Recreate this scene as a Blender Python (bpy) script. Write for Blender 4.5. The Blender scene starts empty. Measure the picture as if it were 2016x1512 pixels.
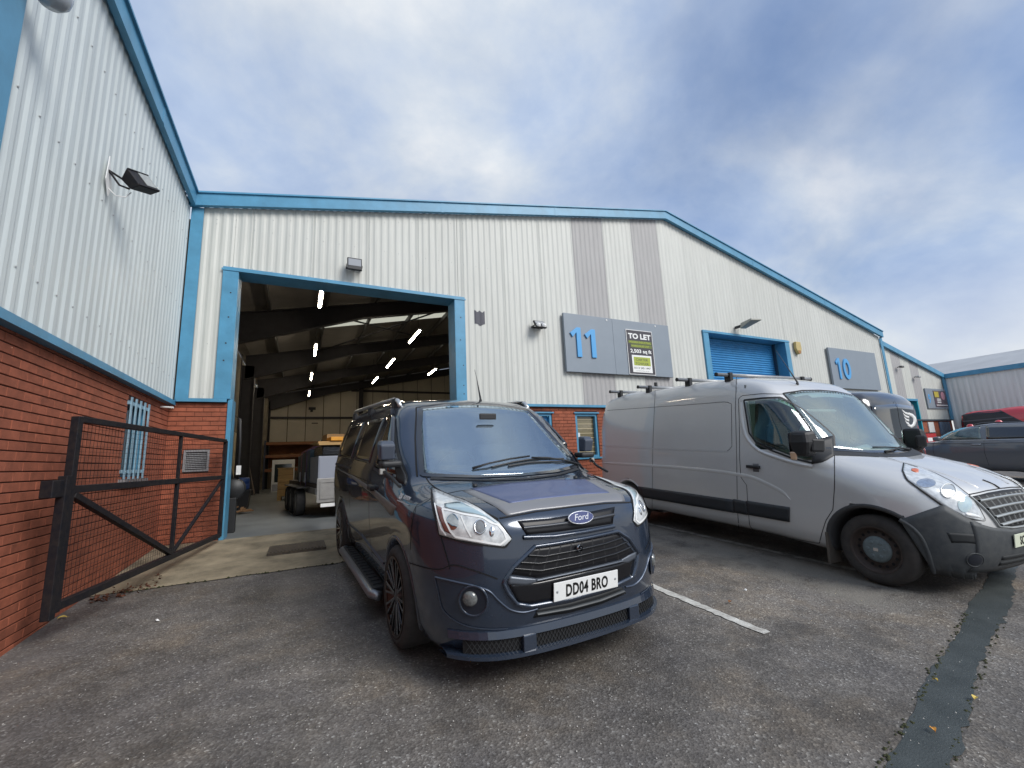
import bpy, bmesh, math, random
import numpy as np
from mathutils import Vector, Matrix
random.seed(7); rng=np.random.default_rng(7)
S=bpy.context.scene; COL=S.collection
R=math.radians
# ---------------------------------------------------------------- camera
CAMZ=1.07; FPX=846.6
def axes(yaw,pitch,roll):
    cy,sy,cp,sp,cr,sr=math.cos(yaw),math.sin(yaw),math.cos(pitch),math.sin(pitch),math.cos(roll),math.sin(roll)
    f=np.array([sy*cp,cy*cp,sp]); r=np.array([cy,-sy,0.]); u=np.cross(r,f)
    return cr*r+sr*u,-sr*r+cr*u,f
cR,cU,cF=axes(R(26.30),R(9.81),R(-2.57))
cam=bpy.data.cameras.new('camera'); camo=bpy.data.objects.new('camera',cam); COL.objects.link(camo)
cam.sensor_width=36; cam.lens=FPX/2016*36; cam.clip_end=3000; cam.clip_start=.02
M=Matrix.Identity(4)
for i in range(3): M[i][0],M[i][1],M[i][2]=cR[i],cU[i],-cF[i]
M[2][3]=CAMZ; camo.matrix_world=M
S.camera=camo
S.render.resolution_x,S.render.resolution_y=1024,768
S.view_settings.view_transform='Standard'; S.view_settings.look='None'; S.view_settings.gamma=1
S.view_settings.use_curve_mapping=False; S.view_settings.exposure=0.53
# ---------------------------------------------------------------- sky + sun
SUN_EL,SUN_AZ=R(38),R(150)      # azimuth from +Y towards +X
w=bpy.data.worlds.new('World'); S.world=w; w.use_nodes=True
nt=w.node_tree; N=nt.nodes; L=nt.links; N.clear()
def nd(t,**k):
    n=N.new(t)
    for a,b in k.items(): setattr(n,a,b)
    return n
out=nd('ShaderNodeOutputWorld'); bg=nd('ShaderNodeBackground'); L.new(bg.outputs[0],out.inputs[0])
sky=nd('ShaderNodeTexSky',sky_type='NISHITA',sun_disc=False); sky.sun_elevation=SUN_EL; sky.sun_rotation=SUN_AZ
sky.air_density=1.2; sky.dust_density=1.5; sky.ozone_density=2.0
tc=nd('ShaderNodeTexCoord'); sep=nd('ShaderNodeSeparateXYZ'); L.new(tc.outputs['Generated'],sep.inputs[0])
def mth(op,a,b=None,c=None):
    n=nd('ShaderNodeMath',operation=op)
    for i,v in enumerate((a,b,c)):
        if v is None: continue
        if isinstance(v,(int,float)): n.inputs[i].default_value=v
        else: L.new(v,n.inputs[i])
    return n.outputs[0]
zc=mth('MAXIMUM',sep.outputs[2],0.0); den=mth('ADD',zc,.55)
cx=mth('DIVIDE',sep.outputs[0],den); cy_=mth('DIVIDE',sep.outputs[1],den)
comb=nd('ShaderNodeCombineXYZ'); L.new(cx,comb.inputs[0]); L.new(cy_,comb.inputs[1])
def noise(scale,det,rough,off,dist=.0):
    m=nd('ShaderNodeMapping'); m.inputs['Location'].default_value=off; m.inputs['Rotation'].default_value=(0,0,R(28)); m.inputs['Scale'].default_value=(1,1.1,1)
    L.new(comb.outputs[0],m.inputs[0])
    n=nd('ShaderNodeTexNoise'); n.inputs['Scale'].default_value=scale; n.inputs['Detail'].default_value=det; n.inputs['Roughness'].default_value=rough; n.inputs['Distortion'].default_value=dist
    L.new(m.outputs[0],n.inputs[0]); return n.outputs[0]
def ramp(v,pts):
    r=nd('ShaderNodeValToRGB'); e=r.color_ramp.elements
    while len(e)<len(pts): e.new(.5)
    for i,(p,c) in enumerate(pts): e[i].position=p; e[i].color=(c,c,c,1) if isinstance(c,(int,float)) else (*c,1)
    L.new(v,r.inputs[0]); return r.outputs[0]
n1=noise(1.1,8,.52,(3.1,1.7,0),.15); n2=noise(2.6,10,.56,(9.2,4.4,0),.2)
cover=ramp(n1,[(.32,.30),(.46,.78),(.60,1.0)])
shade=ramp(n2,[(.36,(3.1,4.1,6.1)),(.48,(4.2,5.1,6.7)),(.59,(5.7,6.3,7.1)),(.72,(8.0,8.1,8.1))])
def mix(f,a,b,bt='MIX'):
    m=nd('ShaderNodeMix',data_type='RGBA',blend_type=bt)
    for i,v in ((0,f),(6,a),(7,b)):
        if isinstance(v,(int,float)): m.inputs[i].default_value=v
        elif isinstance(v,tuple): m.inputs[i].default_value=(*v,1)
        else: L.new(v,m.inputs[i])
    return m.outputs[2]
tint=mix(1.0,sky.outputs[0],(.62,.78,1.0),'MULTIPLY')
c1=mix(cover,tint,shade)
hz=ramp(sep.outputs[2],[(0.0,.85),(.30,0.0)])
c2=mix(hz,c1,(7.2,7.2,7.0))
L.new(c2,bg.inputs[0]); bg.inputs[1].default_value=.085
sl=bpy.data.lights.new('sun','SUN'); sl.energy=2.0; sl.angle=R(28); sl.color=(1,.965,.91)
so=bpy.data.objects.new('sun',sl); COL.objects.link(so)
sd=Vector((math.sin(SUN_AZ)*math.cos(SUN_EL),math.cos(SUN_AZ)*math.cos(SUN_EL),math.sin(SUN_EL)))
so.rotation_euler=sd.to_track_quat('Z','Y').to_euler()
# ---------------------------------------------------------------- materials
MATS={}
def mat(name,col,rough=.6,metal=0.,var=0.,vs=6.,col2=None,bump=0.,bs=40.,spec=.5,coat=0.,coat_r=.05,emit=None,es=0.,det=5,stretch=None,obj_rand=0.):
    if name in MATS: return MATS[name]
    m=bpy.data.materials.new(name); m.use_nodes=True; t=m.node_tree; b=t.nodes['Principled BSDF']
    b.inputs['Roughness'].default_value=rough; b.inputs['Metallic'].default_value=metal; b.inputs['Specular IOR Level'].default_value=spec
    b.inputs['Coat Weight'].default_value=coat; b.inputs['Coat Roughness'].default_value=coat_r
    b.inputs['Base Color'].default_value=(*col,1)
    if emit: b.inputs['Emission Color'].default_value=(*emit,1); b.inputs['Emission Strength'].default_value=es
    co=None
    if var or bump:
        tc=t.nodes.new('ShaderNodeTexCoord'); mp=t.nodes.new('ShaderNodeMapping'); t.links.new(tc.outputs['Object'],mp.inputs[0])
        if stretch: mp.inputs['Scale'].default_value=stretch
        if obj_rand:
            oi=t.nodes.new('ShaderNodeObjectInfo'); va=t.nodes.new('ShaderNodeVectorMath'); va.operation='MULTIPLY'; va.inputs[1].default_value=(37,53,71)
            t.links.new(oi.outputs['Random'],va.inputs[0]); t.links.new(va.outputs[0],mp.inputs['Location'])
        def nz(sc,d):
            n=t.nodes.new('ShaderNodeTexNoise'); n.inputs['Scale'].default_value=sc; n.inputs['Detail'].default_value=d; n.inputs['Roughness'].default_value=.62
            t.links.new(mp.outputs[0],n.inputs[0]); return n.outputs[0]
    if var:
        c2=col2 or tuple(c*(1-var) for c in col)
        mx=t.nodes.new('ShaderNodeMix'); mx.data_type='RGBA'; rr=t.nodes.new('ShaderNodeMapRange'); rr.inputs[1].default_value=.35; rr.inputs[2].default_value=.68
        t.links.new(nz(vs,det),rr.inputs[0]); t.links.new(rr.outputs[0],mx.inputs[0]); mx.inputs[6].default_value=(*col,1); mx.inputs[7].default_value=(*c2,1)
        co=mx.outputs[2]
    if obj_rand:
        oi=t.nodes.new('ShaderNodeObjectInfo'); rr=t.nodes.new('ShaderNodeMapRange'); rr.inputs[3].default_value=1-obj_rand; rr.inputs[4].default_value=1+obj_rand
        t.links.new(oi.outputs['Random'],rr.inputs[0]); hs=t.nodes.new('ShaderNodeHueSaturation'); t.links.new(rr.outputs[0],hs.inputs['Value'])
        if co: t.links.new(co,hs.inputs['Color'])
        else: hs.inputs['Color'].default_value=(*col,1)
        co=hs.outputs[0]
    if co: t.links.new(co,b.inputs['Base Color'])
    if bump:
        bp=t.nodes.new('ShaderNodeBump'); bp.inputs['Strength'].default_value=bump; bp.inputs['Distance'].default_value=.01
        t.links.new(nz(bs,6),bp.inputs['Height']); t.links.new(bp.outputs[0],b.inputs['Normal'])
    MATS[name]=m; return m
def glassmat(name,dust,refl,tint,rough=.03,spec=0.,dusty=.10,rcol=(.85,.93,1.)):
    """coated vehicle glass: mirror share over tinted see-through, thin film of dust"""
    m=bpy.data.materials.new(name); m.use_nodes=True; t=m.node_tree; o=t.nodes['Material Output']; t.nodes.remove(t.nodes['Principled BSDF'])
    tr=t.nodes.new('ShaderNodeBsdfTransparent'); tr.inputs[0].default_value=(*tint,1); gl=t.nodes.new('ShaderNodeBsdfGlossy'); gl.inputs[0].default_value=(*rcol,1); gl.inputs['Roughness'].default_value=rough
    df=t.nodes.new('ShaderNodeBsdfDiffuse'); df.inputs[0].default_value=(*dust,1)
    fr=t.nodes.new('ShaderNodeFresnel'); fr.inputs[0].default_value=1.5; mr=t.nodes.new('ShaderNodeMapRange'); mr.inputs[3].default_value=refl; mr.inputs[4].default_value=1.; t.links.new(fr.outputs[0],mr.inputs[0])
    a=t.nodes.new('ShaderNodeMixShader'); a.inputs[0].default_value=dusty; b=t.nodes.new('ShaderNodeMixShader')
    t.links.new(tr.outputs[0],a.inputs[1]); t.links.new(df.outputs[0],a.inputs[2]); t.links.new(mr.outputs[0],b.inputs[0]); t.links.new(a.outputs[0],b.inputs[1]); t.links.new(gl.outputs[0],b.inputs[2]); t.links.new(b.outputs[0],o.inputs[0])
    MATS[name]=m; return m
# ---------------------------------------------------------------- mesh helpers
class MB:
    def __init__(s): s.v=[]; s.f=[]
    def add(s,vs,fs):
        o=len(s.v); s.v+= [tuple(map(float,p)) for p in vs]; s.f+=[tuple(i+o for i in f) for f in fs]; return s
    def box(s,a,b):
        (x0,y0,z0),(x1,y1,z1)=a,b
        return s.add([(x0,y0,z0),(x1,y0,z0),(x1,y1,z0),(x0,y1,z0),(x0,y0,z1),(x1,y0,z1),(x1,y1,z1),(x0,y1,z1)],[(0,3,2,1),(4,5,6,7),(0,1,5,4),(1,2,6,5),(2,3,7,6),(3,0,4,7)])
    def bar(s,p,q,wd,ht,up=(0,0,1)):
        p,q=Vector(p),Vector(q); d=(q-p).normalized(); u=Vector(up)
        if abs(d.dot(u))>.98: u=Vector((1,0,0))
        r=d.cross(u).normalized(); u=r.cross(d); vs=[]
        for c in (p,q):
            for a,b in ((-1,-1),(1,-1),(1,1),(-1,1)): vs.append(c+r*(a*wd/2)+u*(b*ht/2))
        return s.add(vs,[(0,3,2,1),(4,5,6,7),(0,1,5,4),(1,2,6,5),(2,3,7,6),(3,0,4,7)])
    def tube(s,pts,r,n=10,cap=True):
        pts=[Vector(p) for p in pts]; rs=r if isinstance(r,(list,tuple)) else [r]*len(pts); o=len(s.v); ref=None
        for i,p in enumerate(pts):
            d=(pts[min(i+1,len(pts)-1)]-pts[max(i-1,0)]).normalized()
            if ref is None:
                ref=Vector((0,0,1)) if abs(d.z)<.9 else Vector((1,0,0))
            a=d.cross(ref).normalized(); b=a.cross(d).normalized(); ref=b
            for k in range(n):
                t=2*math.pi*k/n; s.v.append(tuple(p+a*(rs[i]*math.cos(t))+b*(rs[i]*math.sin(t))))
        for i in range(len(pts)-1):
            for k in range(n):
                k2=(k+1)%n; s.f.append((o+i*n+k,o+i*n+k2,o+(i+1)*n+k2,o+(i+1)*n+k))
        if cap:
            s.f.append(tuple(o+k for k in range(n))[::-1]); s.f.append(tuple(o+(len(pts)-1)*n+k for k in range(n)))
        return s
    def lathe(s,prof,n=40,axis='y',c=(0,0,0)):
        # prof: (radius, axial)
        o=len(s.v)
        for r,a in prof:
            for k in range(n):
                t=2*math.pi*k/n; p=(r*math.cos(t),a,r*math.sin(t)) if axis=='y' else (r*math.cos(t),r*math.sin(t),a) if axis=='z' else (a,r*math.cos(t),r*math.sin(t))
                s.v.append((p[0]+c[0],p[1]+c[1],p[2]+c[2]))
        for i in range(len(prof)-1):
            for k in range(n):
                k2=(k+1)%n; s.f.append((o+i*n+k,o+(i+1)*n+k,o+(i+1)*n+k2,o+i*n+k2))
        return s
    def prism(s,poly,off):
        # poly: list of 3D points (planar), off: extrusion vector
        o=len(s.v); n=len(poly); s.v+=[tuple(p) for p in poly]+[tuple(Vector(p)+Vector(off)) for p in poly]
        s.f.append(tuple(range(o,o+n))); s.f.append(tuple(range(o+n,o+2*n))[::-1])
        for k in range(n): k2=(k+1)%n; s.f.append((o+k,o+n+k,o+n+k2,o+k2))
        return s
    def build(s,name,m,parent=None,smooth=False,bevel=0.,fix=True,auto=None):
        me=bpy.data.meshes.new(name); me.from_pydata(s.v,[],s.f); me.materials.append(m)
        if fix:
            bm=bmesh.new(); bm.from_mesh(me); bmesh.ops.recalc_face_normals(bm,faces=bm.faces); bm.to_mesh(me); bm.free()
        if smooth: me.polygons.foreach_set('use_smooth',[True]*len(me.polygons))
        o=bpy.data.objects.new(name,me); COL.objects.link(o); o.parent=parent
        if bevel:
            b=o.modifiers.new('Bevel','BEVEL'); b.width=bevel; b.segments=2; b.limit_method='ANGLE'; b.angle_limit=R(40)
        return o
def empty(name,loc=(0,0,0),rz=0.):
    o=bpy.data.objects.new(name,None); COL.objects.link(o); o.location=loc; o.rotation_euler=(0,0,rz); o.empty_display_size=.2; return o
def tag(o,label=None,cat=None,group=None,kind=None):
    if label: o['label']=label
    if cat: o['category']=cat
    if group: o['group']=group
    if kind: o['kind']=kind
    return o
def inst(src,name,parent=None,loc=None):
    o=bpy.data.objects.new(name,src.data); COL.objects.link(o); o.parent=parent
    if loc is not None: o.location=loc
    return o
def text(name,body,size,m,parent,mtx,ext=.004,font_sx=1.,bold=0.,align='LEFT',space=1.,shear=0.):
    c=bpy.data.curves.new(name,'FONT'); c.body=body; c.size=size; c.extrude=ext; c.align_x=align; c.offset=bold; c.space_character=space; c.shear=shear; c.resolution_u=3
    t=bpy.data.objects.new(name+'_tmp',c); COL.objects.link(t)
    dg=bpy.context.evaluated_depsgraph_get(); me=bpy.data.meshes.new_from_object(t.evaluated_get(dg)); bpy.data.objects.remove(t)
    me.transform(Matrix.Diagonal((font_sx,1,1,1))); me.materials.clear(); me.materials.append(m)
    o=bpy.data.objects.new(name,me); COL.objects.link(o); o.parent=parent; o.matrix_local=mtx; return o
def mtx(o,x,y,z):
    m=Matrix.Identity(4)
    for i in range(3): m[i][0],m[i][1],m[i][2],m[i][3]=x[i],y[i],z[i],o[i]
    return m
Y0=8.447; GR=.046
def gz(y): return -GR*(Y0-max(min(y,Y0),-5.))
# ---------------------------------------------------------------- photo pixel -> place (direction only; the wall or ground gives the distance)
def ray(p): return cR*((p[0]-1008)/FPX)-cU*((p[1]-756)/FPX)+cF
def onY(p,y): v=ray(p); v=v*(y/v[1]); return np.array([v[0],v[1],v[2]+CAMZ])
def onX(p,x): v=ray(p); v=v*(x/v[0]); return np.array([v[0],v[1],v[2]+CAMZ])
def onZ(p,z): v=ray(p); v=v*((z-CAMZ)/v[2]); return np.array([v[0],v[1],z])
def onG(p,dz=0.):
    v=ray(p); t=(-CAMZ-GR*Y0+dz)/(v[2]-GR*v[1]); v=v*t; return np.array([v[0],v[1],v[2]+CAMZ])
# ---------------------------------------------------------------- site materials
BLUE=mat('blue_paint',(.085,.30,.48),.42,var=.22,vs=3,bump=.05,bs=90)
BLUE2=mat('blue_shutter',(.05,.28,.58),.45,var=.15,vs=4)
SHEET=mat('cladding_offwhite',(.59,.595,.555),.5,var=.10,vs=2.2,bump=.05,bs=60,stretch=(5,5,.5),obj_rand=.035)
SHEETL=mat('cladding_white',(.64,.69,.685),.45,var=.13,vs=2.0,bump=.04,bs=60,stretch=(5,5,.45),obj_rand=.03)
SHEETG=mat('cladding_grey',(.40,.39,.385),.55,var=.12,vs=3,bump=.04,bs=60,stretch=(5,5,.5))
BRICK=mat('brick',(.36,.105,.055),.85,var=.34,vs=9,bump=.25,bs=110,obj_rand=.16)
BRICKS=mat('brick_joined',(.36,.105,.055),.85,var=.32,vs=3.5,bump=.25,bs=110)
MORTAR=mat('mortar_dark',(.085,.032,.022),.95,bump=.2)
BLACK=mat('black_steel',(.007,.008,.013),.55,var=.3,vs=20,col2=(.022,.018,.018),bump=.08,bs=120,spec=.3)
BOARD=mat('board_grey',(.235,.275,.32),.45,var=.06,vs=2)
DIGIT=mat('digit_blue',(.085,.35,.68),.4)
WHITE=mat('white_plain',(.78,.78,.77),.5,var=.08,vs=12)
DARK=mat('dark_plain',(.02,.02,.022),.6)
PLAS=mat('black_plastic',(.018,.019,.021),.5,bump=.03,bs=200)
GALV=mat('galvanised',(.42,.44,.46),.45,metal=.6,var=.2,vs=30)
def asphalt():
    m=bpy.data.materials.new('asphalt'); m.use_nodes=True; t=m.node_tree; b=t.nodes['Principled BSDF']; Nn=t.nodes.new; K=t.links.new
    tc=Nn('ShaderNodeTexCoord')
    def nz(s,d,r=.6,v=None):
        n=Nn('ShaderNodeTexNoise'); n.inputs['Scale'].default_value=s; n.inputs['Detail'].default_value=d; n.inputs['Roughness'].default_value=r; K(v or tc.outputs['Object'],n.inputs[0]); return n.outputs[0]
    def rmp(v,p):
        r=Nn('ShaderNodeValToRGB'); e=r.color_ramp.elements
        while len(e)<len(p): e.new(.5)
        for i,(a,c) in enumerate(p): e[i].position=a; e[i].color=(*c,1) if isinstance(c,tuple) else (c,c,c,1)
        K(v,r.inputs[0]); return r.outputs[0]
    def mx(f,a,c,bt='MIX'):
        n=Nn('ShaderNodeMix'); n.data_type='RGBA'; n.blend_type=bt
        for i,v in ((0,f),(6,a),(7,c)):
            if isinstance(v,float): n.inputs[i].default_value=v
            elif isinstance(v,tuple): n.inputs[i].default_value=(*v,1)
            else: K(v,n.inputs[i])
        return n.outputs[2]
    sx=Nn('ShaderNodeSeparateXYZ'); K(tc.outputs['Object'],sx.inputs[0])
    def band(o,a,bb,cc,d):
        r=Nn('ShaderNodeMapRange'); r.inputs[1].default_value=a; r.inputs[2].default_value=bb; K(o,r.inputs[0])
        q=Nn('ShaderNodeMapRange'); q.inputs[1].default_value=d; q.inputs[2].default_value=cc; K(o,q.inputs[0])
        n=Nn('ShaderNodeMath'); n.operation='MULTIPLY'; K(r.outputs[0],n.inputs[0]); K(q.outputs[0],n.inputs[1]); return n.outputs[0]
    def mul(a,bb):
        n=Nn('ShaderNodeMath'); n.operation='MULTIPLY'
        for i,v in ((0,a),(1,bb)):
            if isinstance(v,float): n.inputs[i].default_value=v
            else: K(v,n.inputs[i])
        return n.outputs[0]
    vo=Nn('ShaderNodeTexVoronoi'); vo.inputs['Scale'].default_value=85; K(tc.outputs['Object'],vo.inputs[0])
    sp=Nn('ShaderNodeSeparateColor'); K(vo.outputs['Color'],sp.inputs[0])
    stone=rmp(sp.outputs[0],[(0.,(.094,.084,.075)),(.5,(.134,.120,.107)),(.88,(.172,.157,.141)),(.97,(.22,.205,.185)),(1.,(.34,.325,.30))])
    big=rmp(nz(.55,6,.65),[(.3,.62),(.5,.98),(.72,1.36)])
    c=mx(1.,stone,big,'MULTIPLY')
    mid=rmp(nz(4,6,.7),[(.3,.72),(.7,1.25)]); c=mx(1.,c,mid,'MULTIPLY')
    tn=rmp(nz(.9,7,.72),[(.36,(.80,.82,.88)),(.52,(1.,1.,1.)),(.66,(1.22,1.12,.98))]); c=mx(1.,c,tn,'MULTIPLY')
    pa=mul(rmp(nz(1.7,8,.8),[(.55,0.),(.66,1.)]),rmp(nz(.35,3,.5),[(.45,0.),(.6,1.)])); c=mx(mul(pa,.45),c,(.21,.195,.175))
    # worn pale strip beside the bay line, scuffs near the left
    w1=mul(mul(band(sx.outputs[0],4.25,4.45,5.15,5.4),band(sx.outputs[1],1.9,2.3,8.0,8.4)),rmp(nz(2.2,6,.75),[(.36,0.),(.50,1.)]))
    c=mx(mul(w1,.75),c,(.20,.185,.16))
    w2=mul(mul(band(sx.outputs[0],-.25,.05,.28,.5),band(sx.outputs[1],.2,.6,2.2,2.7)),rmp(nz(2.5,7,.8),[(.48,0.),(.62,1.)]))
    c=mx(mul(w2,.6),c,(.20,.195,.18))
    w3=mul(band(sx.outputs[0],-1.95,-1.9,-1.75,-1.3),rmp(nz(3,7,.8),[(.4,0.),(.6,1.)])); c=mx(mul(w3,.5),c,(.13,.13,.135))
    st=rmp(nz(1.3,5,.6),[(.58,0.),(.66,1.)]); c=mx(mul(st,.45),c,(.035,.032,.03))
    grit=Nn('ShaderNodeTexVoronoi'); grit.inputs['Scale'].default_value=26; K(tc.outputs['Object'],grit.inputs[0])
    c=mx(rmp(grit.outputs['Distance'],[(.035,.5),(.055,0.)]),c,(.48,.46,.42))
    K(c,b.inputs['Base Color']); b.inputs['Specular IOR Level'].default_value=.45
    K(rmp(nz(1.1,5,.6),[(.3,.50),(.7,.82)]),b.inputs['Roughness'])
    bp=Nn('ShaderNodeBump'); bp.inputs['Strength'].default_value=.55; bp.inputs['Distance'].default_value=.006; K(vo.outputs['Distance'],bp.inputs['Height']); K(bp.outputs[0],b.inputs['Normal'])
    return m
ASPH=asphalt()
CONC=mat('apron_concrete',(.36,.30,.205),.85,var=.6,vs=2.4,col2=(.15,.127,.085),bump=.8,bs=70,det=9)
FLOOR=mat('floor_concrete',(.20,.215,.22),.38,var=.3,vs=1.2,col2=(.13,.14,.145),bump=.05)
LINE=mat('line_paint',(.66,.65,.60),.7,var=.5,vs=13,col2=(.33,.31,.28),bump=.4,bs=90,det=9)
LINE2=mat('line_paint_worn',(.40,.39,.36),.75,var=.75,vs=8,col2=(.10,.095,.088),bump=.4,bs=90,det=9)
DRAIN=mat('drain_strip',(.060,.070,.070),.55,var=.55,vs=4,col2=(.030,.038,.038),bump=.5,bs=110,det=9)
MOSS=mat('moss',(.040,.045,.014),.95,var=.5,vs=30,bump=.6)
# ---------------------------------------------------------------- ground
ys=[-80,-40,-15,-5]+[ -5+i*.5 for i in range(1,27)]+[Y0,Y0+3.6,40,90]; xs=[-60,-20,-6,-1.9,0,3,6,10,20,36,60,130]
mb=MB()
for y in ys:
    for x in xs: mb.v.append((x,y,gz(y)-.004))
nx=len(xs)
for j in range(len(ys)-1):
    for i in range(nx-1): mb.f.append((j*nx+i,j*nx+i+1,(j+1)*nx+i+1,(j+1)*nx+i))
tag(mb.build('ground',ASPH),kind='structure')
def strip(name,poly,dz,m,th=.0):
    mb=MB(); n=len(poly); mb.v=[(x,y,gz(y)+dz) for x,y in poly]; mb.f=[tuple(range(n))]
    return mb.build(name,m)
ap=[(-1.897+.01,Y0+.02),(-1.897+.01,6.03)]+[(-1.88+i*.2,6.03+.012*math.sin(i*2.1)) for i in range(1,27)]+[(3.35,6.03),(3.35,Y0+.02)]
tag(strip('concrete_apron',ap,.004,CONC),kind='structure')
mb=MB()
for i in range(160):
    x=random.uniform(-1.7,3.3); y=6.025+.012*math.sin((x+1.88)/.2*2.1)+random.uniform(-.012,.012); r=random.choice((.004,.006,.009,.013,.02))
    mb.add([(x-r,y-r*.6,gz(y)+.004),(x+r,y-r*.5,gz(y)+.004),(x+r*.6,y+r*.6,gz(y)+.005),(x-r*.7,y+r*.5,gz(y)+.005),(x,y,gz(y)+.004+r*.7)],[(0,1,4),(1,2,4),(2,3,4),(3,0,4)])
tag(mb.build('moss_joint',MOSS),'dark green moss growing in the joint between apron and tarmac','moss',kind='stuff')
# cast-iron drain cover in the apron
tl,tr,br_,bl=[onG(p,.006) for p in ((531,1076),(638,1064),(641,1082),(529,1094))]
dg=tag(empty('drain_cover',(float(tl[0]+tr[0])/2,float(tl[1]+bl[1])/2,gz(float(tl[1])))),'dark cast iron drain cover set in the concrete apron','drain cover')
IRON=mat('cast_iron',(.045,.04,.036),.6,metal=.3,var=.5,vs=25,col2=(.13,.10,.07),bump=.4,bs=80)
cx0,cx1,cy0,cy1=tl[0],tr[0],float(bl[1]+br_[1])/2,float(tl[1]+tr[1])/2
zz=gz((cy0+cy1)/2); ox,oy,oz=dg.location
mb=MB(); mb.box((cx0-ox,cy0-oy,-.03),(cx1-ox,cy1-oy,.010)); f=mb.build('cover_frame',IRON,dg)
nb=16; mb=MB()
for i in range(nb):
    a=cx0+.025+(cx1-cx0-.05)*(i+.15)/nb; b_=cx0+.025+(cx1-cx0-.05)*(i+.72)/nb
    mb.box((a-ox,cy0+.03-oy,.010),(b_-ox,cy1-.03-oy,.018))
mb.build('cover_bars',IRON,dg)
# bay lines
def bayline(name,x0,y0,x1,y1,wd,m):
    n=90; P=[];Q=[]
    for i in range(n+1):
        t=i/n; x=x0+(x1-x0)*t; y=y0+(y1-y0)*t; j=lambda:random.gauss(0,.0055)
        P.append((x-wd/2+j(),y)); Q.append((x+wd/2+j(),y))
    return tag(strip(name,P+Q[::-1],.002,m),kind='structure')
bayline('bay_marking',3.14,2.30,3.22,6.0,.085,LINE)
bayline('bay_marking',5.36,2.7,5.33,7.4,.09,LINE2)
bayline('bay_marking',7.55,2.7,7.55,7.4,.09,LINE2)
# drainage channel strip
da,db=np.array([2.34,1.25]),np.array([6.23,2.06]); dd=(db-da)/np.linalg.norm(db-da); dn=np.array([dd[1],-dd[0]])
A=[];B=[]
for i in range(420):
    s=-3+i*.06; p=da+dd*s; A.append(tuple(p+np.array([0,1])*(random.gauss(0,.006)+.012*math.sin(i*.21)))); q=p+dn*(.185+.02*math.sin(i*.13+1)); B.append((q[0]+random.gauss(0,.007),q[1]+random.gauss(0,.009)))
tag(strip('drain_channel',A+B[::-1],.0,DRAIN),kind='structure')
mb=MB()
for i in range(260):
    s=random.uniform(-1.2,2.6); e=random.random()<.7; p=da+dd*s+(0 if e else 1)*dn*.185+dn*random.gauss(0,.012); r=random.uniform(.004,.014); x,y=p; z=gz(y)
    mb.add([(x-r,y-r*.6,z),(x+r,y-r*.5,z),(x+r*.6,y+r*.6,z),(x-r*.7,y+r*.5,z),(x,y,z+r*.5)],[(0,1,4),(1,2,4),(2,3,4),(3,0,4)])
tag(mb.build('moss_edge',MOSS),'thin moss along the edge of the dark drain channel','moss',kind='stuff')
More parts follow.
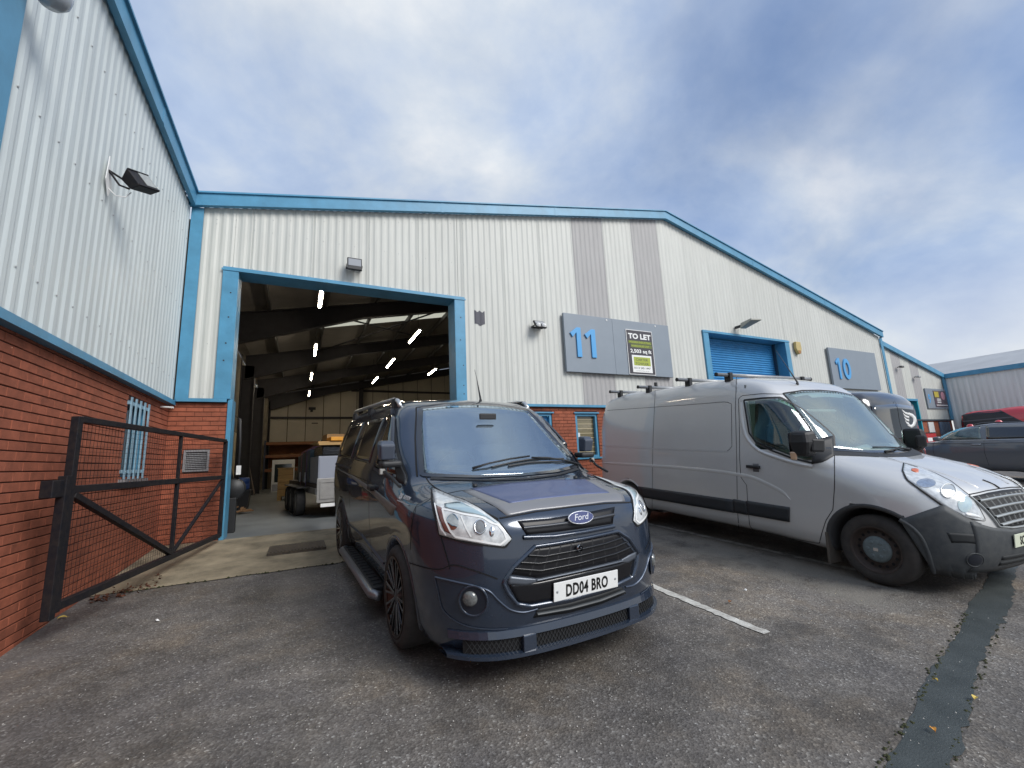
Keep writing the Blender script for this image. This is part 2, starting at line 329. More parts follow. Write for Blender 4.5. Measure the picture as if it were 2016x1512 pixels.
# ---------------------------------------------------------------- wall pieces
def brick_mesh(l,h=.0655,d=.10):
    c=.0025; mb=MB()
    # local: x along wall, y outward(+), z up; front face chamfered
    o=[(0,-d,0),(l,-d,0),(l,-d,h),(0,-d,h)]; m_=[(0,-c,0),(l,-c,0),(l,-c,h),(0,-c,h)]; f=[(c,0,c),(l-c,0,c),(l-c,0,h-c),(c,0,h-c)]
    mb.v=o+m_+f
    for a,b in ((0,4),(4,8)):
        for k in range(4): k2=(k+1)%4; mb.f.append((a+k,a+k2,b+k2,b+k))
    mb.f.append((8,9,10,11)); mb.f.append((3,2,1,0)); return mb
def brick_wall(parent,org,dirv,nrm,length,z0,z1,openings,keep,nobj,name='brick_wall'):
    """org: start point of outer face; bricks laid along dirv; openings (s0,s1,z0,z1); keep(p)->visible weight (0 skip)"""
    d=Vector(dirv); n=Vector(nrm); o=Vector(org)
    mb=MB(); a=o-n*.009; e=.11
    # backing split around openings
    segs=[(0,length,z0-.3,z1)]
    for (s0,s1,a0,a1) in openings:
        new=[]
        for (p,q,u,v) in segs:
            if s1<=p or s0>=q: new.append((p,q,u,v)); continue
            if p<s0: new.append((p,s0,u,v))
            if s1<q: new.append((s1,q,u,v))
            if u<a0: new.append((max(p,s0),min(q,s1),u,a0))
            if a1<v: new.append((max(p,s0),min(q,s1),a1,v))
        segs=new
    for (p,q,u,v) in segs:
        vs=[]
        for zz_ in (u,v):
            for s_,k in ((p,0),(q,0),(q,1),(p,1)): pt=a+d*s_-n*(.2*k); vs.append((pt.x,pt.y,zz_))
        mb.add(vs,[(0,3,2,1),(4,5,6,7),(0,1,5,4),(1,2,6,5),(2,3,7,6),(3,0,4,7)])
    root=mb.build(name,MORTAR,parent)
    rot=mtx((0,0,0),d,n,(0,0,1)); bricks=[]
    full,half=.2215,.1025
    k=0; z=z0
    while z<z1-.03:
        s=-(.1125 if k%2 else 0.)
        while s<length-.03:
            a0,a1=max(s,0),min(s+full,length)
            cuts=[(a0,a1)]
            for (s0,s1,u,v) in openings:
                if z+.0635>u+.01 and z<v-.01:
                    c2=[]
                    for p,q in cuts:
                        if s1<=p or s0>=q: c2.append((p,q))
                        else:
                            if p<s0-.03: c2.append((p,s0))
                            if s1+.03<q: c2.append((s1,q))
                    cuts=c2
            for p,q in cuts:
                if q-p>.03:
                    P=o+d*p; kp=keep((P.x,P.y,z))
                    if kp>0: bricks.append((kp,p,q-p,z))
            s+=.225
        z+=.075; k+=1
    bricks.sort(key=lambda b:-b[0]); cache={}; joined=MB()
    for i,(kp,p,l,z) in enumerate(bricks):
        if i<nobj:
            key=(round(l,3),random.randrange(2))
            pt=o+d*p+n*random.uniform(-.0015,.002)
            mm=rot.copy(); mm.translation=(pt.x,pt.y,z)
            if key not in cache:
                b=brick_mesh(l).build('brick',BRICK,root); cache[key]=b
            else: b=inst(cache[key],'brick',root)
            b.matrix_local=mm
        else:
            bm_=brick_mesh(l); pt=o+d*p+n*random.uniform(-.0015,.002)
            mm=rot.copy(); mm.translation=(pt.x,pt.y,z)
            joined.add([mm@Vector(v) for v in bm_.v],bm_.f)
    if joined.v: tag(joined.build('brickwork',BRICKS,root),kind='stuff')
    return root
PITCH=1/7
PROF=[(0,0),(.22,0),(.47,.0115),(.78,.0115),(.99,0)]
def sheet(parent,org,dirv,nrm,s0,s1,zb,zt,m,name='cladding_sheet',lap=.0,pitch=PITCH,depth=1.):
    """vertical corrugated sheet; zt(s), zb(s) give its ends"""
    d=Vector(dirv);n=Vector(nrm);o=Vector(org); st=[]
    k=math.floor(s0/pitch+1e-6)
    while k*pitch<s1-1e-6:
        for a,h in PROF:
            s=(k+a)*pitch
            if s0-1e-6<=s<=s1+1e-6: st.append((s,h*depth))
        k+=1
    if st[-1][0]<s1-.003: st.append((s1,0))
    if st[0][0]>s0+.003: st.insert(0,(s0,0))
    mb=MB()
    for s,h in st:
        p=o+d*s+n*(h+lap); mb.v+=[(p.x,p.y,zb(s)),(p.x,p.y,zt(s))]
    for i in range(len(st)-1): mb.f.append((2*i,2*i+2,2*i+3,2*i+1))
    return mb.build(name,m,parent,fix=False)
def persp_w(p,lo=(0,0),hi=(2016,1512)):
    P=np.array(p)-np.array([0,0,CAMZ]); dep=P@cF
    if dep<.3: return 0
    x=1008+FPX*(P@cR)/dep; y=756-FPX*(P@cU)/dep
    if x<lo[0]-60 or x>hi[0] or y<lo[1]-60 or y>hi[1]+60: return 0
    return 1/dep
# ================================================================ left wing
LX=-1.897
lw=tag(empty('industrial_unit',(LX,5,0)),'wing with white ribbed cladding over red brick, black gate standing before it','building')
def P0(o,root): o.matrix_parent_inverse=Matrix.Translation(-Vector(root.location)); return o
def fixchildren(root):
    for c in root.children: c.matrix_parent_inverse=Matrix.Translation(-Vector(root.location))
WY0,WY1,WZ0,WZ1=6.66,7.40,1.06,1.99
s_=lambda y: Y0-y
brick_wall(lw,(LX,Y0,0),(0,-1,0),(1,0,0),Y0+3,-.36,2.26,[(s_(WY1),s_(WY0),WZ0,WZ1)],lambda p: max(persp_w(p) if p[1]>2.9 else 0,1e-4),300)
LC=-1.855
for k in range(-1,12):
    a=k*1.0-.10; b=a+1.0
    if b<0: continue
    a=max(a,.0)
    if abs(a-4.9)<.05: pass
    sheet(lw,(LC,Y0,0),(0,-1,0),(1,0,0),a,b+.002,lambda s:2.20,lambda s:5.62,SHEETL,lap=.0015*(k%2))
mb=MB(); mb.box((LX-.1,-3.2,2.135),(LX+.085,Y0-.02,2.145)); mb.box((LX+.078,-3.2,2.145),(LX+.085,Y0-.02,2.205)); mb.box((LX+.01,-3.2,2.145),(LX+.02,Y0-.02,2.2))
mb.build('base_flashing',BLUE,lw)
mb=MB(); mb.box((LC+.035,-3.2,5.56),(LC+.10,Y0-.12,5.80)); mb.box((LC-.3,-3.2,5.80),(LC+.13,Y0-.12,5.83)); mb.build('eaves_fascia',BLUE,lw)
for yj in (6.3,3.3): MB().box((LC+.10,yj,5.565),(LC+.104,yj+.07,5.795)).build('fascia_joint_cover',BLUE,lw)
mb=MB(); mb.v=[(LC,-3.2,5.82),(LC,Y0-.1,5.82),(LC-12,Y0-.1,8.2),(LC-12,-3.2,8.2)]; mb.f=[(0,1,2,3)]; mb.build('roof',SHEETG,lw)
mb=MB(); mb.box((LC-.0,3.28,2.205),(LC+.05,3.62,5.56)); mb.build('corner_trim',BLUE,lw)
# end wall of the wing and a closing back so nothing is see-through
MB().box((LX-12,-3.2,-1),(LX-.0,-3.1,5.6)).build('end_wall',SHEETL,lw)
# barred window
wn=MB().box((LX-.09,WY0+.01,WZ0),(LX-.08,WY1-.01,WZ1)).build('window',mat('glass_dark',(.02,.03,.035),.08,spec=.8),lw)
mb=MB()
for a,b in (((WY0,WZ0),(WY0+.05,WZ1)),((WY1-.05,WZ0),(WY1,WZ1)),((WY0,WZ1-.05),(WY1,WZ1)),((WY0,WZ0),(WY1,WZ0+.05))): mb.box((LX-.085,a[0],a[1]),(LX-.02,b[0],b[1]))
mb.build('frame',BLUE,wn); 
BARM=mat('bar_paleblue',(.30,.47,.58),.45,var=.3,vs=15)
for i in range(5):
    y=WY0+.03+i*(WY1-WY0-.06)/4; MB().box((LX+.02,y-.020,WZ0-.03),(LX+.034,y+.020,WZ1+.02)).build('bar',BARM,wn)
for z in (WZ0+.06,WZ1-.05): MB().box((LX+.0,WY0-.03,z-.02),(LX+.02,WY1+.03,z+.02)).build('bar_rail',BARM,wn)
MB().box((LX-.02,WY0-.05,WZ0-.07),(LX+.07,WY1+.05,WZ0-.03)).build('sill',GALV,wn)
# overflow pipe
MB().tube([(LX-.02,8.0,2.06),(LX+.16,7.98,2.045)],.014,10).build('overflow_pipe',WHITE,lw)
# scattered cladding fixings
mb=MB()
for zf in (2.55,3.75,4.95):
    for i in range(40):
        y=Y0-.12-i*PITCH*2
        if y>2.5: mb.lathe([(0,.007),(.006,.006),(.008,0)],8,'x',(LC+.0115,y,zf))
tag(mb.build('sheet_fixings',mat('fixing_grey',(.40,.41,.42),.5),lw),kind='stuff')
# ================================================================ main warehouse (units 11 and 10)
mw=tag(empty('warehouse',(9.37,Y0,0)),'wide gabled warehouse with off-white ribbed cladding, blue trim and two numbered units','building')
XL,XR,XM=-1.86,20.58,9.37; ZL,ZM,ZR=5.53,7.76,5.13
def rake(x): return ZL+(ZM-ZL)*(x-XL)/(XM-XL) if x<XM else ZM+(ZR-ZM)*(x-XM)/(XR-XM)
DX0,DX1,DZ=-1.08,2.86,4.50           # open doorway
RX0,RX1,RZ=10.66,14.28,4.46          # roller door opening
FB=2.23
cuts=[-1.67]+[k+.08 for k in range(-1,21)]+[XR-.05]
for i in range(len(cuts)-1):
    a,b=cuts[i],cuts[i+1]; mm=SHEETG if abs(a-6.08)<.02 or abs(a-8.08)<.02 else SHEET
    def seg(p,q,zb):
        if q-p>.01: sheet(mw,(0,Y0,0),(1,0,0),(0,-1,0),p,q,lambda s:zb,lambda s:rake(s)+.05,mm,lap=.0015*(i%2))
    def zone(p,q):
        pts=sorted({p,q}|{t for t in (DX0-.10,DX1+.10,RX0-.10,RX1+.10) if p<t<q})
        for u,v in zip(pts[:-1],pts[1:]):
            m_=(u+v)/2; zb=FB
            if DX0-.10<m_<DX1+.10: zb=DZ+.06
            if RX0-.10<m_<RX1+.10: zb=RZ+.06
            seg(u,v,zb)
    zone(a,b)
# rake trim, in lengths
def rk(x0,x1,h0,h1,y0,y1,name,m=BLUE):
    z=lambda x:rake(x)
    mb=MB(); mb.v=[(x,y,z(x)+h) for x in (x0,x1) for y in (y0,y1) for h in (h0,h1)]
    mb.f=[(0,1,3,2),(4,6,7,5),(0,4,5,1),(2,3,7,6),(1,5,7,3),(0,2,6,4)]; return mb.build(name,m,mw)
js=[XL-.02,2.6,5.55,XM]; 
for a,b in zip(js[:-1],js[1:]): rk(a,b,.02,.24,Y0-.14,Y0-.06,'rake_trim'); rk(a,b,.24,.27,Y0-.17,Y0+.3,'rake_cap')
js=[XM,13.1,16.9,XR+.02]
for a,b in zip(js[:-1],js[1:]): rk(a,b,.02,.24,Y0-.14,Y0-.06,'rake_trim'); rk(a,b,.24,.27,Y0-.17,Y0+.3,'rake_cap')
for x in (2.6,5.55,13.1,16.9): rk(x-.03,x+.03,.01,.245,Y0-.144,Y0-.14,'trim_joint')
MB().box((LC+.03,Y0-.055,2.2),(-1.65,Y0-.03,ZL+.05)).build('corner_trim',BLUE,mw)
MB().box((XR-.10,Y0-.06,2.2),(XR+.06,Y0-.035,ZR+.03)).build('corner_trim',BLUE,mw)
# base flashing
for a,b in ((LC+.05,DX0-.045),(DX1+.045,RX0-.04),(RX1+.04,XR)):
    mb=MB(); mb.box((a,Y0-.075,FB-.035),(b,Y0+.03,FB-.028)); mb.box((a,Y0-.075,FB-.028),(b,Y0-.068,FB+.02)); mb.build('base_flashing',BLUE,mw)
# brick piers and dado
BF=Y0-.0
vis=lambda p: max(persp_w(p) if p[0]<-.9 or 4.4<p[0]<6.8 else 0,1e-4)
brick_wall(mw,(LX,BF,0),(1,0,0),(0,-1,0),-1.115-LX,-.06,FB-.035,[(-1.65-LX,-1.32-LX,1.09,1.42)],vis,120)
brick_wall(mw,(3.10,BF,0),(1,0,0),(0,-1,0),10.40-3.10,.015,FB-.035,[(4.55-3.1,5.16-3.1,1.1,2.05),(5.80-3.10,6.44-3.10,1.02,2.05)],vis,150)
brick_wall(mw,(14.55,BF,0),(1,0,0),(0,-1,0),XR-14.55,.0,FB-.035,[],lambda p:1e-4,0)
# windows in the dado
for a,b,full_ in ((5.80,6.44,1),(4.55,5.16,0)):
    z0,z1=(1.02,2.05) if full_ else (1.1,2.05)
    wn=MB().box((a+.02,BF+.10,z0),(b-.02,BF+.11,z1)).build('window',mat('window_glass',(.20,.17,.10),.15,spec=.8) if full_ else BLUE2,mw)
    mb=MB()
    for p,q in (((a,z0),(a+.06,z1)),((b-.06,z0),(b,z1)),((a+.06,z1-.06),(b-.06,z1)),((a+.06,z0),(b-.06,z0+.05))): mb.box((p[0],BF+.02,p[1]),(q[0],BF+.10,q[1]))
    mb.build('frame',BLUE,wn)
    if full_:
        for i in range(8):
            z=z0+.12+i*.11; MB().box((a+.06,BF+.092,z),(b-.06,BF+.099,z+.014)).build('blind_slat',mat('blind_cream',(.55,.47,.30),.6),wn)
        MB().box((a+.08,BF+.088,1.50),(a+.16,BF+.095,1.60)).build('notice',WHITE,wn)
    MB().box((a-.04,BF-.03,z1),(b+.04,BF+.06,z1+.03)).build('head_flashing',BLUE,wn)
    MB().box((a-.04,BF-.04,z0-.04),(b+.04,BF+.06,z0)).build('sill',BLUE,wn)
# vent in pier
vt=MB().box((-1.65,BF+.03,1.09),(-1.32,BF+.04,1.42)).build('vent',DARK,mw)
mb=MB(); a,b,c,d=-1.655,-1.315,1.085,1.425
for p,q in (((a,c),(a+.03,d)),((b-.03,c),(b,d)),((a+.03,d-.03),(b-.03,d)),((a+.03,c),(b-.03,c+.03))): mb.box((p[0],BF-.018,p[1]),(q[0],BF+.03,q[1]))
mb.build('vent_frame',mat('vent_alu',(.33,.33,.34),.5,metal=.3,var=.2,vs=20),vt)
for i in range(9):
    z=c+.045+i*.029; mb=MB(); mb.v=[(a+.03,BF-.008,z),(b-.03,BF-.008,z),(b-.03,BF+.02,z+.022),(a+.03,BF+.02,z+.022),(a+.03,BF-.006,z+.003),(b-.03,BF-.006,z+.003),(b-.03,BF+.022,z+.025),(a+.03,BF+.022,z+.025)]
    mb.f=[(0,1,2,3),(4,7,6,5),(0,4,5,1),(2,6,7,3)]; mb.build('louvre',MATS['vent_alu'],vt)
# door surrounds
def door_frame(x0,x1,zt,wj,dep,root):
    for s,(a,b) in (('l',(x0-wj,x0)),('r',(x1,x1+wj))):
        zb=FB+.02
        MB().box((a,Y0-.05,zb),(b,Y0+dep,zt)).build('door_jamb',BLUE,root,bevel=.006)
    MB().box((x0-wj-.02,Y0-.062,zt),(x1+wj+.02,Y0-.05,zt+.035)).build('door_head_drip',BLUE,root)
    MB().box((x0-wj,Y0-.05,zt),(x1+wj,Y0+dep,zt+.07)).build('door_head',BLUE,root)
door_frame(DX0,DX1,DZ,.235,.40,mw)
for x0,x1 in ((-1.115,-1.05),(DX1-.03,DX1+.04)): MB().box((x0,Y0-.02,-.03),(x1,Y0+.38,FB+.02)).build('lower_jamb',BLUE,mw)
MB().box((-1.115,Y0+.11,0),(-1.09,Y0+.38,FB)).build('pier_return',BRICKS,mw)
mb=MB()
for x,zs in ((DX0-.12,(3.66,3.2,2.9,4.1)),(DX1+.14,(2.44,2.62,3.05,3.6,4.1))):
    for z in zs: mb.lathe([(0,-.004),(.013,-.003),(.013,.001)],10,'y',(x+random.uniform(-.03,.03),Y0-.05,z))
tag(mb.build('bolt_holes',DARK,mw),kind='stuff')
door_frame(RX0,RX1,RZ,.22,.42,mw)
mb=MB(); n=44; z1=RZ; 
for i in range(n):
    z=z1-(i+1)*.075
    prof=[(0,0),(.012,.006),(.030,.028),(.045,.030),(.060,.020),(.075,0)]
    for (h0,d0),(h1,d1) in zip(prof[:-1],prof[1:]): mb.add([(RX0,Y0+.40-d0,z+h0),(RX1,Y0+.40-d0,z+h0),(RX1,Y0+.40-d1,z+h1),(RX0,Y0+.40-d1,z+h1)],[(0,1,2,3)])
mb.build('roller_shutter',BLUE2,mw,fix=False)
for x in (RX0,RX1-.06): MB().box((x,Y0+.30,0.),(x+.06,Y0+.37,RZ)).build('shutter_guide',mat('guide_dark',(.02,.05,.09),.5),mw)
for x0,x1 in ((RX0-.22,RX0-.0),(RX1,RX1+.22)): MB().box((x0+.002,Y0-.045,-.02),(x1-.002,Y0+.40,FB+.02)).build('lower_jamb',BLUE,mw)
# fixings on the facade
mb=MB(); 
for x in np.arange(-1.55,20.4,PITCH*2):
    for zf in (FB+.10,FB+.95,5.35 if x<XM else 5.0,rake(x)-.16):
        if zf>rake(x)-.1: continue
        if DX0-.3<x<DX1+.3 and zf<DZ+.1: continue
        if RX0-.3<x<RX1+.3 and zf<RZ+.1: continue
        mb.lathe([(0,-.007),(.005,-.006),(.007,0)],7,'y',(x+.09,Y0-.0115,zf))
for x in np.arange(DX0-.1,DX1+.2,.3): mb.lathe([(0,-.007),(.005,-.006),(.007,0)],7,'y',(x,Y0-.0115,DZ+.10))
tag(mb.build('sheet_fixings',MATS['fixing_grey'],mw),kind='stuff')
# warehouse side wall return (right) and roof
WD=28.6
MB().box((XR-.06,Y0+.05,0),(XR,WD,ZR)).build('side_wall',SHEET,mw)
# black paint patch on the cladding
pc=[onY(p,Y0-.035) for p in ((934,593),(945,592.5),(954,595),(955,612),(951,618),(937,616.5),(933,606))]
mb=MB(); st=[]
xa,xb=pc[0][0],pc[3][0]
for k in range(9):
    s=xa+(xb-xa)*k/8; ph=(s/PITCH)%1
    h=float(np.interp(ph,[a for a,_ in PROF]+[1],[b for _,b in PROF]+[0])); mb.v+=[(s,Y0-h-.006,3.99+.02*math.sin(k*1.1)+(.02 if k in(0,8) else 0)),(s,Y0-h-.006,4.30+.025*math.sin(k*1.7+1))]
for k in range(8): mb.f.append((2*k,2*k+2,2*k+3,2*k+1))
mb.build('paint_patch',mat('patch_grey',(.085,.085,.105),.6,var=.2,vs=30),mw)
# ================================================================ set-back gable and right wing
FY=11.95; RWX=35.9
fg=tag(empty('workshop_unit',(31,FY,0)),'set-back gabled unit with blue trim and poster board beyond the numbered warehouse','building')
frake=lambda x: 5.04-(x-35.9)*.23 -.27
SHEETF=mat('cladding_far',(.60,.605,.555),.5,var=.14,vs=1.2,stretch=(5,5,.4))
for i,x in enumerate(np.arange(22.9,35.9,1.0)):
    mm=SHEETG if i in (7,9) else SHEETF
    sheet(fg,(0,FY,0),(1,0,0),(0,-1,0),float(x),float(min(x+1,35.9)),lambda s:2.23 if not 29.6<s<32.0 else 3.35,lambda s:frake(s)+.05,mm,pitch=.2)
mb=MB(); mb.v=[(x,y,frake(x)+h) for x in (22.9,35.95) for y in (FY-.16,FY-.05) for h in (0,.27)]; mb.f=[(0,1,3,2),(4,6,7,5),(0,4,5,1),(2,3,7,6),(1,5,7,3),(0,2,6,4)]; mb.build('rake_trim',BLUE,fg)
MB().box((22.9,FY+.02,0),(29.6,FY+.3,2.23)).build('brick_dado',BRICKS,fg); MB().box((32.0,FY+.02,0),(35.9,FY+.3,2.23)).build('brick_dado',BRICKS,fg)
MB().box((22.9,FY-.08,2.16),(35.9,FY,2.24)).build('base_flashing',mat('flash_dark',(.05,.07,.09),.5),fg)
MB().box((29.6,FY-.05,3.3),(32.0,FY+.5,3.42)).build('door_head',BLUE,fg); MB().box((29.55,FY-.03,0),(29.65,FY+.5,3.3)).build('door_jamb',BLUE,fg); MB().box((31.9,FY-.03,0),(32.02,FY+.5,3.3)).build('door_jamb',mat('teal',(.03,.33,.42),.45),fg)
MB().box((29.65,FY+.45,0),(31.9,FY+.5,3.3)).build('door_shutter',mat('shutter_navy',(.02,.03,.06),.5),fg)
MB().box((34.1,FY-.02,.9),(35.5,FY+.02,2.1)).build('window',mat('window_far',(.03,.05,.09),.2,var=.5,vs=4,col2=(.10,.16,.25),stretch=(6,1,.2)),fg)
MB().box((35.62,FY-.12,2.24),(36.0,FY-.05,frake(35.9)+.1)).build('corner_trim',BLUE,fg)
MB().box((20.55,Y0+.1,0),(20.7,FY+.1,5.0)).build('return_wall',SHEETF,fg)
mb=MB(); mb.v=[(20.6,FY,frake(20.6)+.2),(35.9,FY,frake(35.9)+.2),(35.9,FY+25,frake(35.9)+.2),(20.6,FY+25,frake(20.6)+.2)]; mb.f=[(0,1,2,3)]; mb.build('roof',SHEETG,fg)
rw=tag(empty('far_industrial_unit',(RWX,4,0)),'long far wing with white ribbed wall and shallow grey roof','building')
for i in range(0,22):
    a=i*1.0
    sheet(rw,(RWX,FY-.05,0),(0,-1,0),(-1,0,0),a,a+1.0,lambda s:1.2,lambda s:4.80,mat('cladding_far_white',(.74,.76,.74),.5,var=.12,vs=1.2,stretch=(5,5,.4)),pitch=.25,depth=1.8)
MB().box((RWX-.14,FY-22,4.77),(RWX-.02,FY-.05,5.04)).build('eaves_fascia',BLUE,rw)
MB().box((RWX,FY-22,-.5),(RWX+.2,FY-.05,1.25)).build('brick_dado',BRICKS,rw)
mb=MB(); mb.v=[(RWX-.1,FY+8,5.04),(RWX-.1,FY-22,5.04),(RWX+11,FY-22,7.25),(RWX+11,FY+8,7.25)]; mb.f=[(0,1,2,3)]; mb.build('roof',mat('roof_grey',(.42,.43,.44),.6,var=.18,vs=.8,stretch=(.3,1,1)),rw,fix=False)
MB().box((RWX+.1,FY-22.1,-.5),(RWX+11,FY-22,5.0)).build('end_wall',SHEETF,rw)
# ---------------------------------------------------------------- black mesh gate
GA,GB=np.array([-1.655,4.68]),np.array([-1.07,8.22]); gl=float(np.linalg.norm(GB-GA)); gd=(GB-GA)/gl
gt=tag(empty('steel_gate',(GA[0],GA[1],0)),'black steel swing gate with wire mesh standing open along the brick wall','gate'); gt.rotation_euler=(0,0,math.atan2(gd[1],gd[0]))
GZ0,GZM,GZ1=.085,1.04,1.545
def gbar(p,q,name,wd=.05,ht=.05): return MB().bar(p,q,wd,ht,(0,1,0) if abs(q[2]-p[2])>.3 and abs(q[0]-p[0])<.1 else (0,0,1)).build(name,BLACK,gt,bevel=.004)
gbar((.03,0,GZ0-.02),(.03,0,GZ1+.02),'end_stile',.06,.055)
MB().box((-.075,-.04,GZ0-.05),(-.012,.02,GZM+.05)).build('slam_post',BLACK,gt,bevel=.004)
MB().box((-.20,-.03,GZM-.11),(-.005,.05,GZM+.02)).build('lock_box',BLACK,gt,bevel=.006)
gbar((gl-.03,0,GZ0),(gl-.03,0,GZ1),'hinge_stile')
gbar((.05,0,GZ1),(gl-.05,0,GZ1),'top_rail'); gbar((.05,0,GZM-.06),(gl-.05,0,GZM-.06),'middle_rail',.05,.06); gbar((.05,0,GZ0+.02),(gl-.05,0,GZ0+.02),'bottom_rail',.05,.06)
xm=gl*.545
gbar((xm,0,GZM-.03),(xm,0,GZ1-.02),'upper_stile',.035,.035); gbar((xm,0,GZ0+.05),(xm,0,GZM-.08),'lower_stile',.04,.04)
gbar((.08,0,GZM-.10),(xm-.02,0,GZ0+.06),'brace'); gbar((gl-.07,0,GZM-.10),(xm+.03,0,GZ0+.06),'brace',.035,.035)
mb=MB()
for i in range(int((gl-.1)/.05)):
    x=.07+i*.05; mb.bar((x,.022,GZ0+.04),(x,.022,GZ1-.02),.0021,.0021,(1,0,0))
for i in range(int((GZ1-GZ0)/.05)):
    z=GZ0+.05+i*.05; mb.bar((.06,.0255,z),(gl-.05,.0255,z),.0021,.0021)
mb.build('wire_mesh',mat('wire_dark',(.03,.028,.03),.5,metal=.5),gt)
for z in (.35,1.35): MB().lathe([(.0,-.05),(.028,-.05),(.028,.05),(0,.05)],12,'z',(gl+.01,.02,z)).build('hinge',BLACK,gt); 
for r_ in (lw,mw,fg,rw): fixchildren(r_)
# ================================================================ inside the warehouse (all children of mw unless loose things)
IN=tag(empty('warehouse_interior',(4,18,0)),'dark steel portal frame interior with cream panels seen through the open doorway','interior')
BY=29.0; IL=-2.2
fl=MB(); fl.box((IL,Y0+.03,-.1),(XM+.2,BY,0.)); tag(fl.build('warehouse_floor',FLOOR),kind='structure')
STEEL=mat('frame_steel',(.028,.026,.03),.6,var=.3,vs=5); RUST=mat('purlin_steel',(.06,.058,.055),.6)
ROOFU=mat('roof_liner',(.20,.185,.165),.8,var=.15,vs=2)
CREAM=mat('liner_cream',(.50,.46,.37),.7,var=.14,vs=1.5); BLOCK=mat('block_wall',(.23,.20,.15),.9,var=.3,vs=4,bump=.3,bs=20); CREAM2=mat('painted_cream',(.58,.50,.33),.7,var=.10,vs=1.2)
ru=lambda x: rake(x)-.12 if x>XL else rake(XL)-.12
SKYL=[(15.35,15.95),(20.5,20.95),(25.6,25.9)]
edges=[Y0+.1]+[v for p in SKYL for v in p]+[BY]
TL=bpy.data.materials.new('rooflight_grp'); TL.use_nodes=True; t=TL.node_tree; t.nodes.clear()
o_=t.nodes.new('ShaderNodeOutputMaterial'); tr=t.nodes.new('ShaderNodeBsdfTranslucent'); tr.inputs[0].default_value=(.50,.47,.35,1); t.links.new(tr.outputs[0],o_.inputs[0])
for i in range(len(edges)-1):
    a,b=edges[i],edges[i+1]; sk=i%2==1
    xs_=[IL,XL]+list(np.arange(XL+1.4,XM,1.4))+[XM,XM+1.2]
    mb=MB()
    for x in xs_: z=ru(min(x,XM))-(0 if x<=XM else .2); mb.v+=[(x,a,z),(x,b,z)]
    for k in range(len(xs_)-1): mb.f.append((2*k,2*k+2,2*k+3,2*k+1))
    mb.build('rooflight' if sk else 'roof_sheeting',TL if sk else ROOFU,IN,fix=False)
for y in (13.3,18.3,23.3,28.3):
    # tapered rafter with haunch, as I-section (web + flanges)
    mb=MB(); x0,x1=-1.95,XM
    def zt(x): return ru(x)-.16
    def dp(x): return .42+max(0,(1.6-x))*.13
    xsr=[-1.95,-1.2,-.3,.6,1.6,3,5,7,XM]
    for p,q in zip(xsr[:-1],xsr[1:]):
        for w_,h0,h1 in ((.012,0,1),):
            mb.v+=[(p,y-.01,zt(p)),(q,y-.01,zt(q)),(q,y-.01,zt(q)-dp(q)),(p,y-.01,zt(p)-dp(p)),(p,y+.01,zt(p)),(q,y+.01,zt(q)),(q,y+.01,zt(q)-dp(q)),(p,y+.01,zt(p)-dp(p))]
            o=len(mb.v)-8; mb.f+=[(o,o+3,o+2,o+1),(o+4,o+5,o+6,o+7)]
        mb.bar((p,y,zt(p)),(q,y,zt(q)),.2,.03); mb.bar((p,y,zt(p)-dp(p)),(q,y,zt(q)-dp(q)),.2,.03)
    mb.build('rafter',STEEL,IN)
    mb=MB(); mb.box((-2.08,y-.1,0),(-2.05,y+.1,5.3)); mb.box((-1.66,y-.1,0),(-1.63,y+.1,4.6)); mb.box((-2.05,y-.01,0),(-1.66,y+.01,4.9)); mb.build('column',STEEL,IN)
for x in (-.9,.55,2.0,3.45,4.9,6.35,7.8): MB().bar((x,Y0+.3,ru(x)-.09),(x,BY,ru(x)-.09),.06,.17).build('purlin',RUST,IN)
for (a,b) in (((.5,13.4),(4.9,18.2)),((4.9,13.4),(.5,18.2))): MB().tube([(a[0],a[1],ru(a[0])-.3),(b[0],b[1],ru(b[0])-.3)],.03,8).build('wind_brace',STEEL,IN)
# walls
MB().box((IL-.2,Y0+.1,0),(IL,BY,5.4)).build('block_side_wall',BLOCK,IN)
MB().box((IL,16.5,0.),(IL+.03,28.1,2.45)).build('painted_dado',CREAM2,IN)
MB().box((IL,27.6,0),(IL+.45,BY,5.0)).build('block_pier',BLOCK,IN)
MB().box((IL,Y0+.12,0),(-1.12,Y0+.32,5.2)).build('front_return_wall',BLOCK,IN)
MB().prism([(3.1,Y0+.14,0),(XM,Y0+.14,0),(XM,Y0+.14,ru(XM)-.02),(3.1,Y0+.14,ru(3.1)-.02)],(0,.06,0)).build('front_liner_wall',BLOCK,IN)
MB().box((DX0-.3,Y0+.12,DZ+.1),(DX1+.3,Y0+.2,5.2)).build('front_liner_wall',BLOCK,IN)
MB().box((XM+.1,Y0+.1,0),(XM+.25,BY,7.45)).build('party_wall',BLOCK,IN)
MB().box((IL,BY+.06,0),(XM+.2,BY+.12,7.5)).build('back_sheeting',mat('seam_dark',(.03,.025,.018),.8),IN)
x=IL+.45; i=0
while x<XM:
    z1=ru(min(x+.5,XM))-.1
    MB().box((x+.025,BY,.0),(min(x+.965,XM),BY+.055,2.0)).build('liner_panel',CREAM,IN)
    MB().box((x+.025,BY,2.02),(min(x+.965,XM),BY+.055,4.06)).build('liner_panel',CREAM,IN)
    MB().box((x+.025,BY,4.12),(min(x+.965,XM),BY+.055,z1)).build('liner_panel',CREAM,IN)
    x+=.98; i+=1
MB().box((IL,BY-.12,4.0),(XM,BY,4.12)).build('sheeting_rail',STEEL,IN); MB().box((2.8,BY-.12,5.75),(XM,BY,5.87)).build('sheeting_rail',STEEL,IN)
MB().box((3.25,BY-.3,0),(3.5,BY-.05,6.4)).build('gable_post',STEEL,IN)
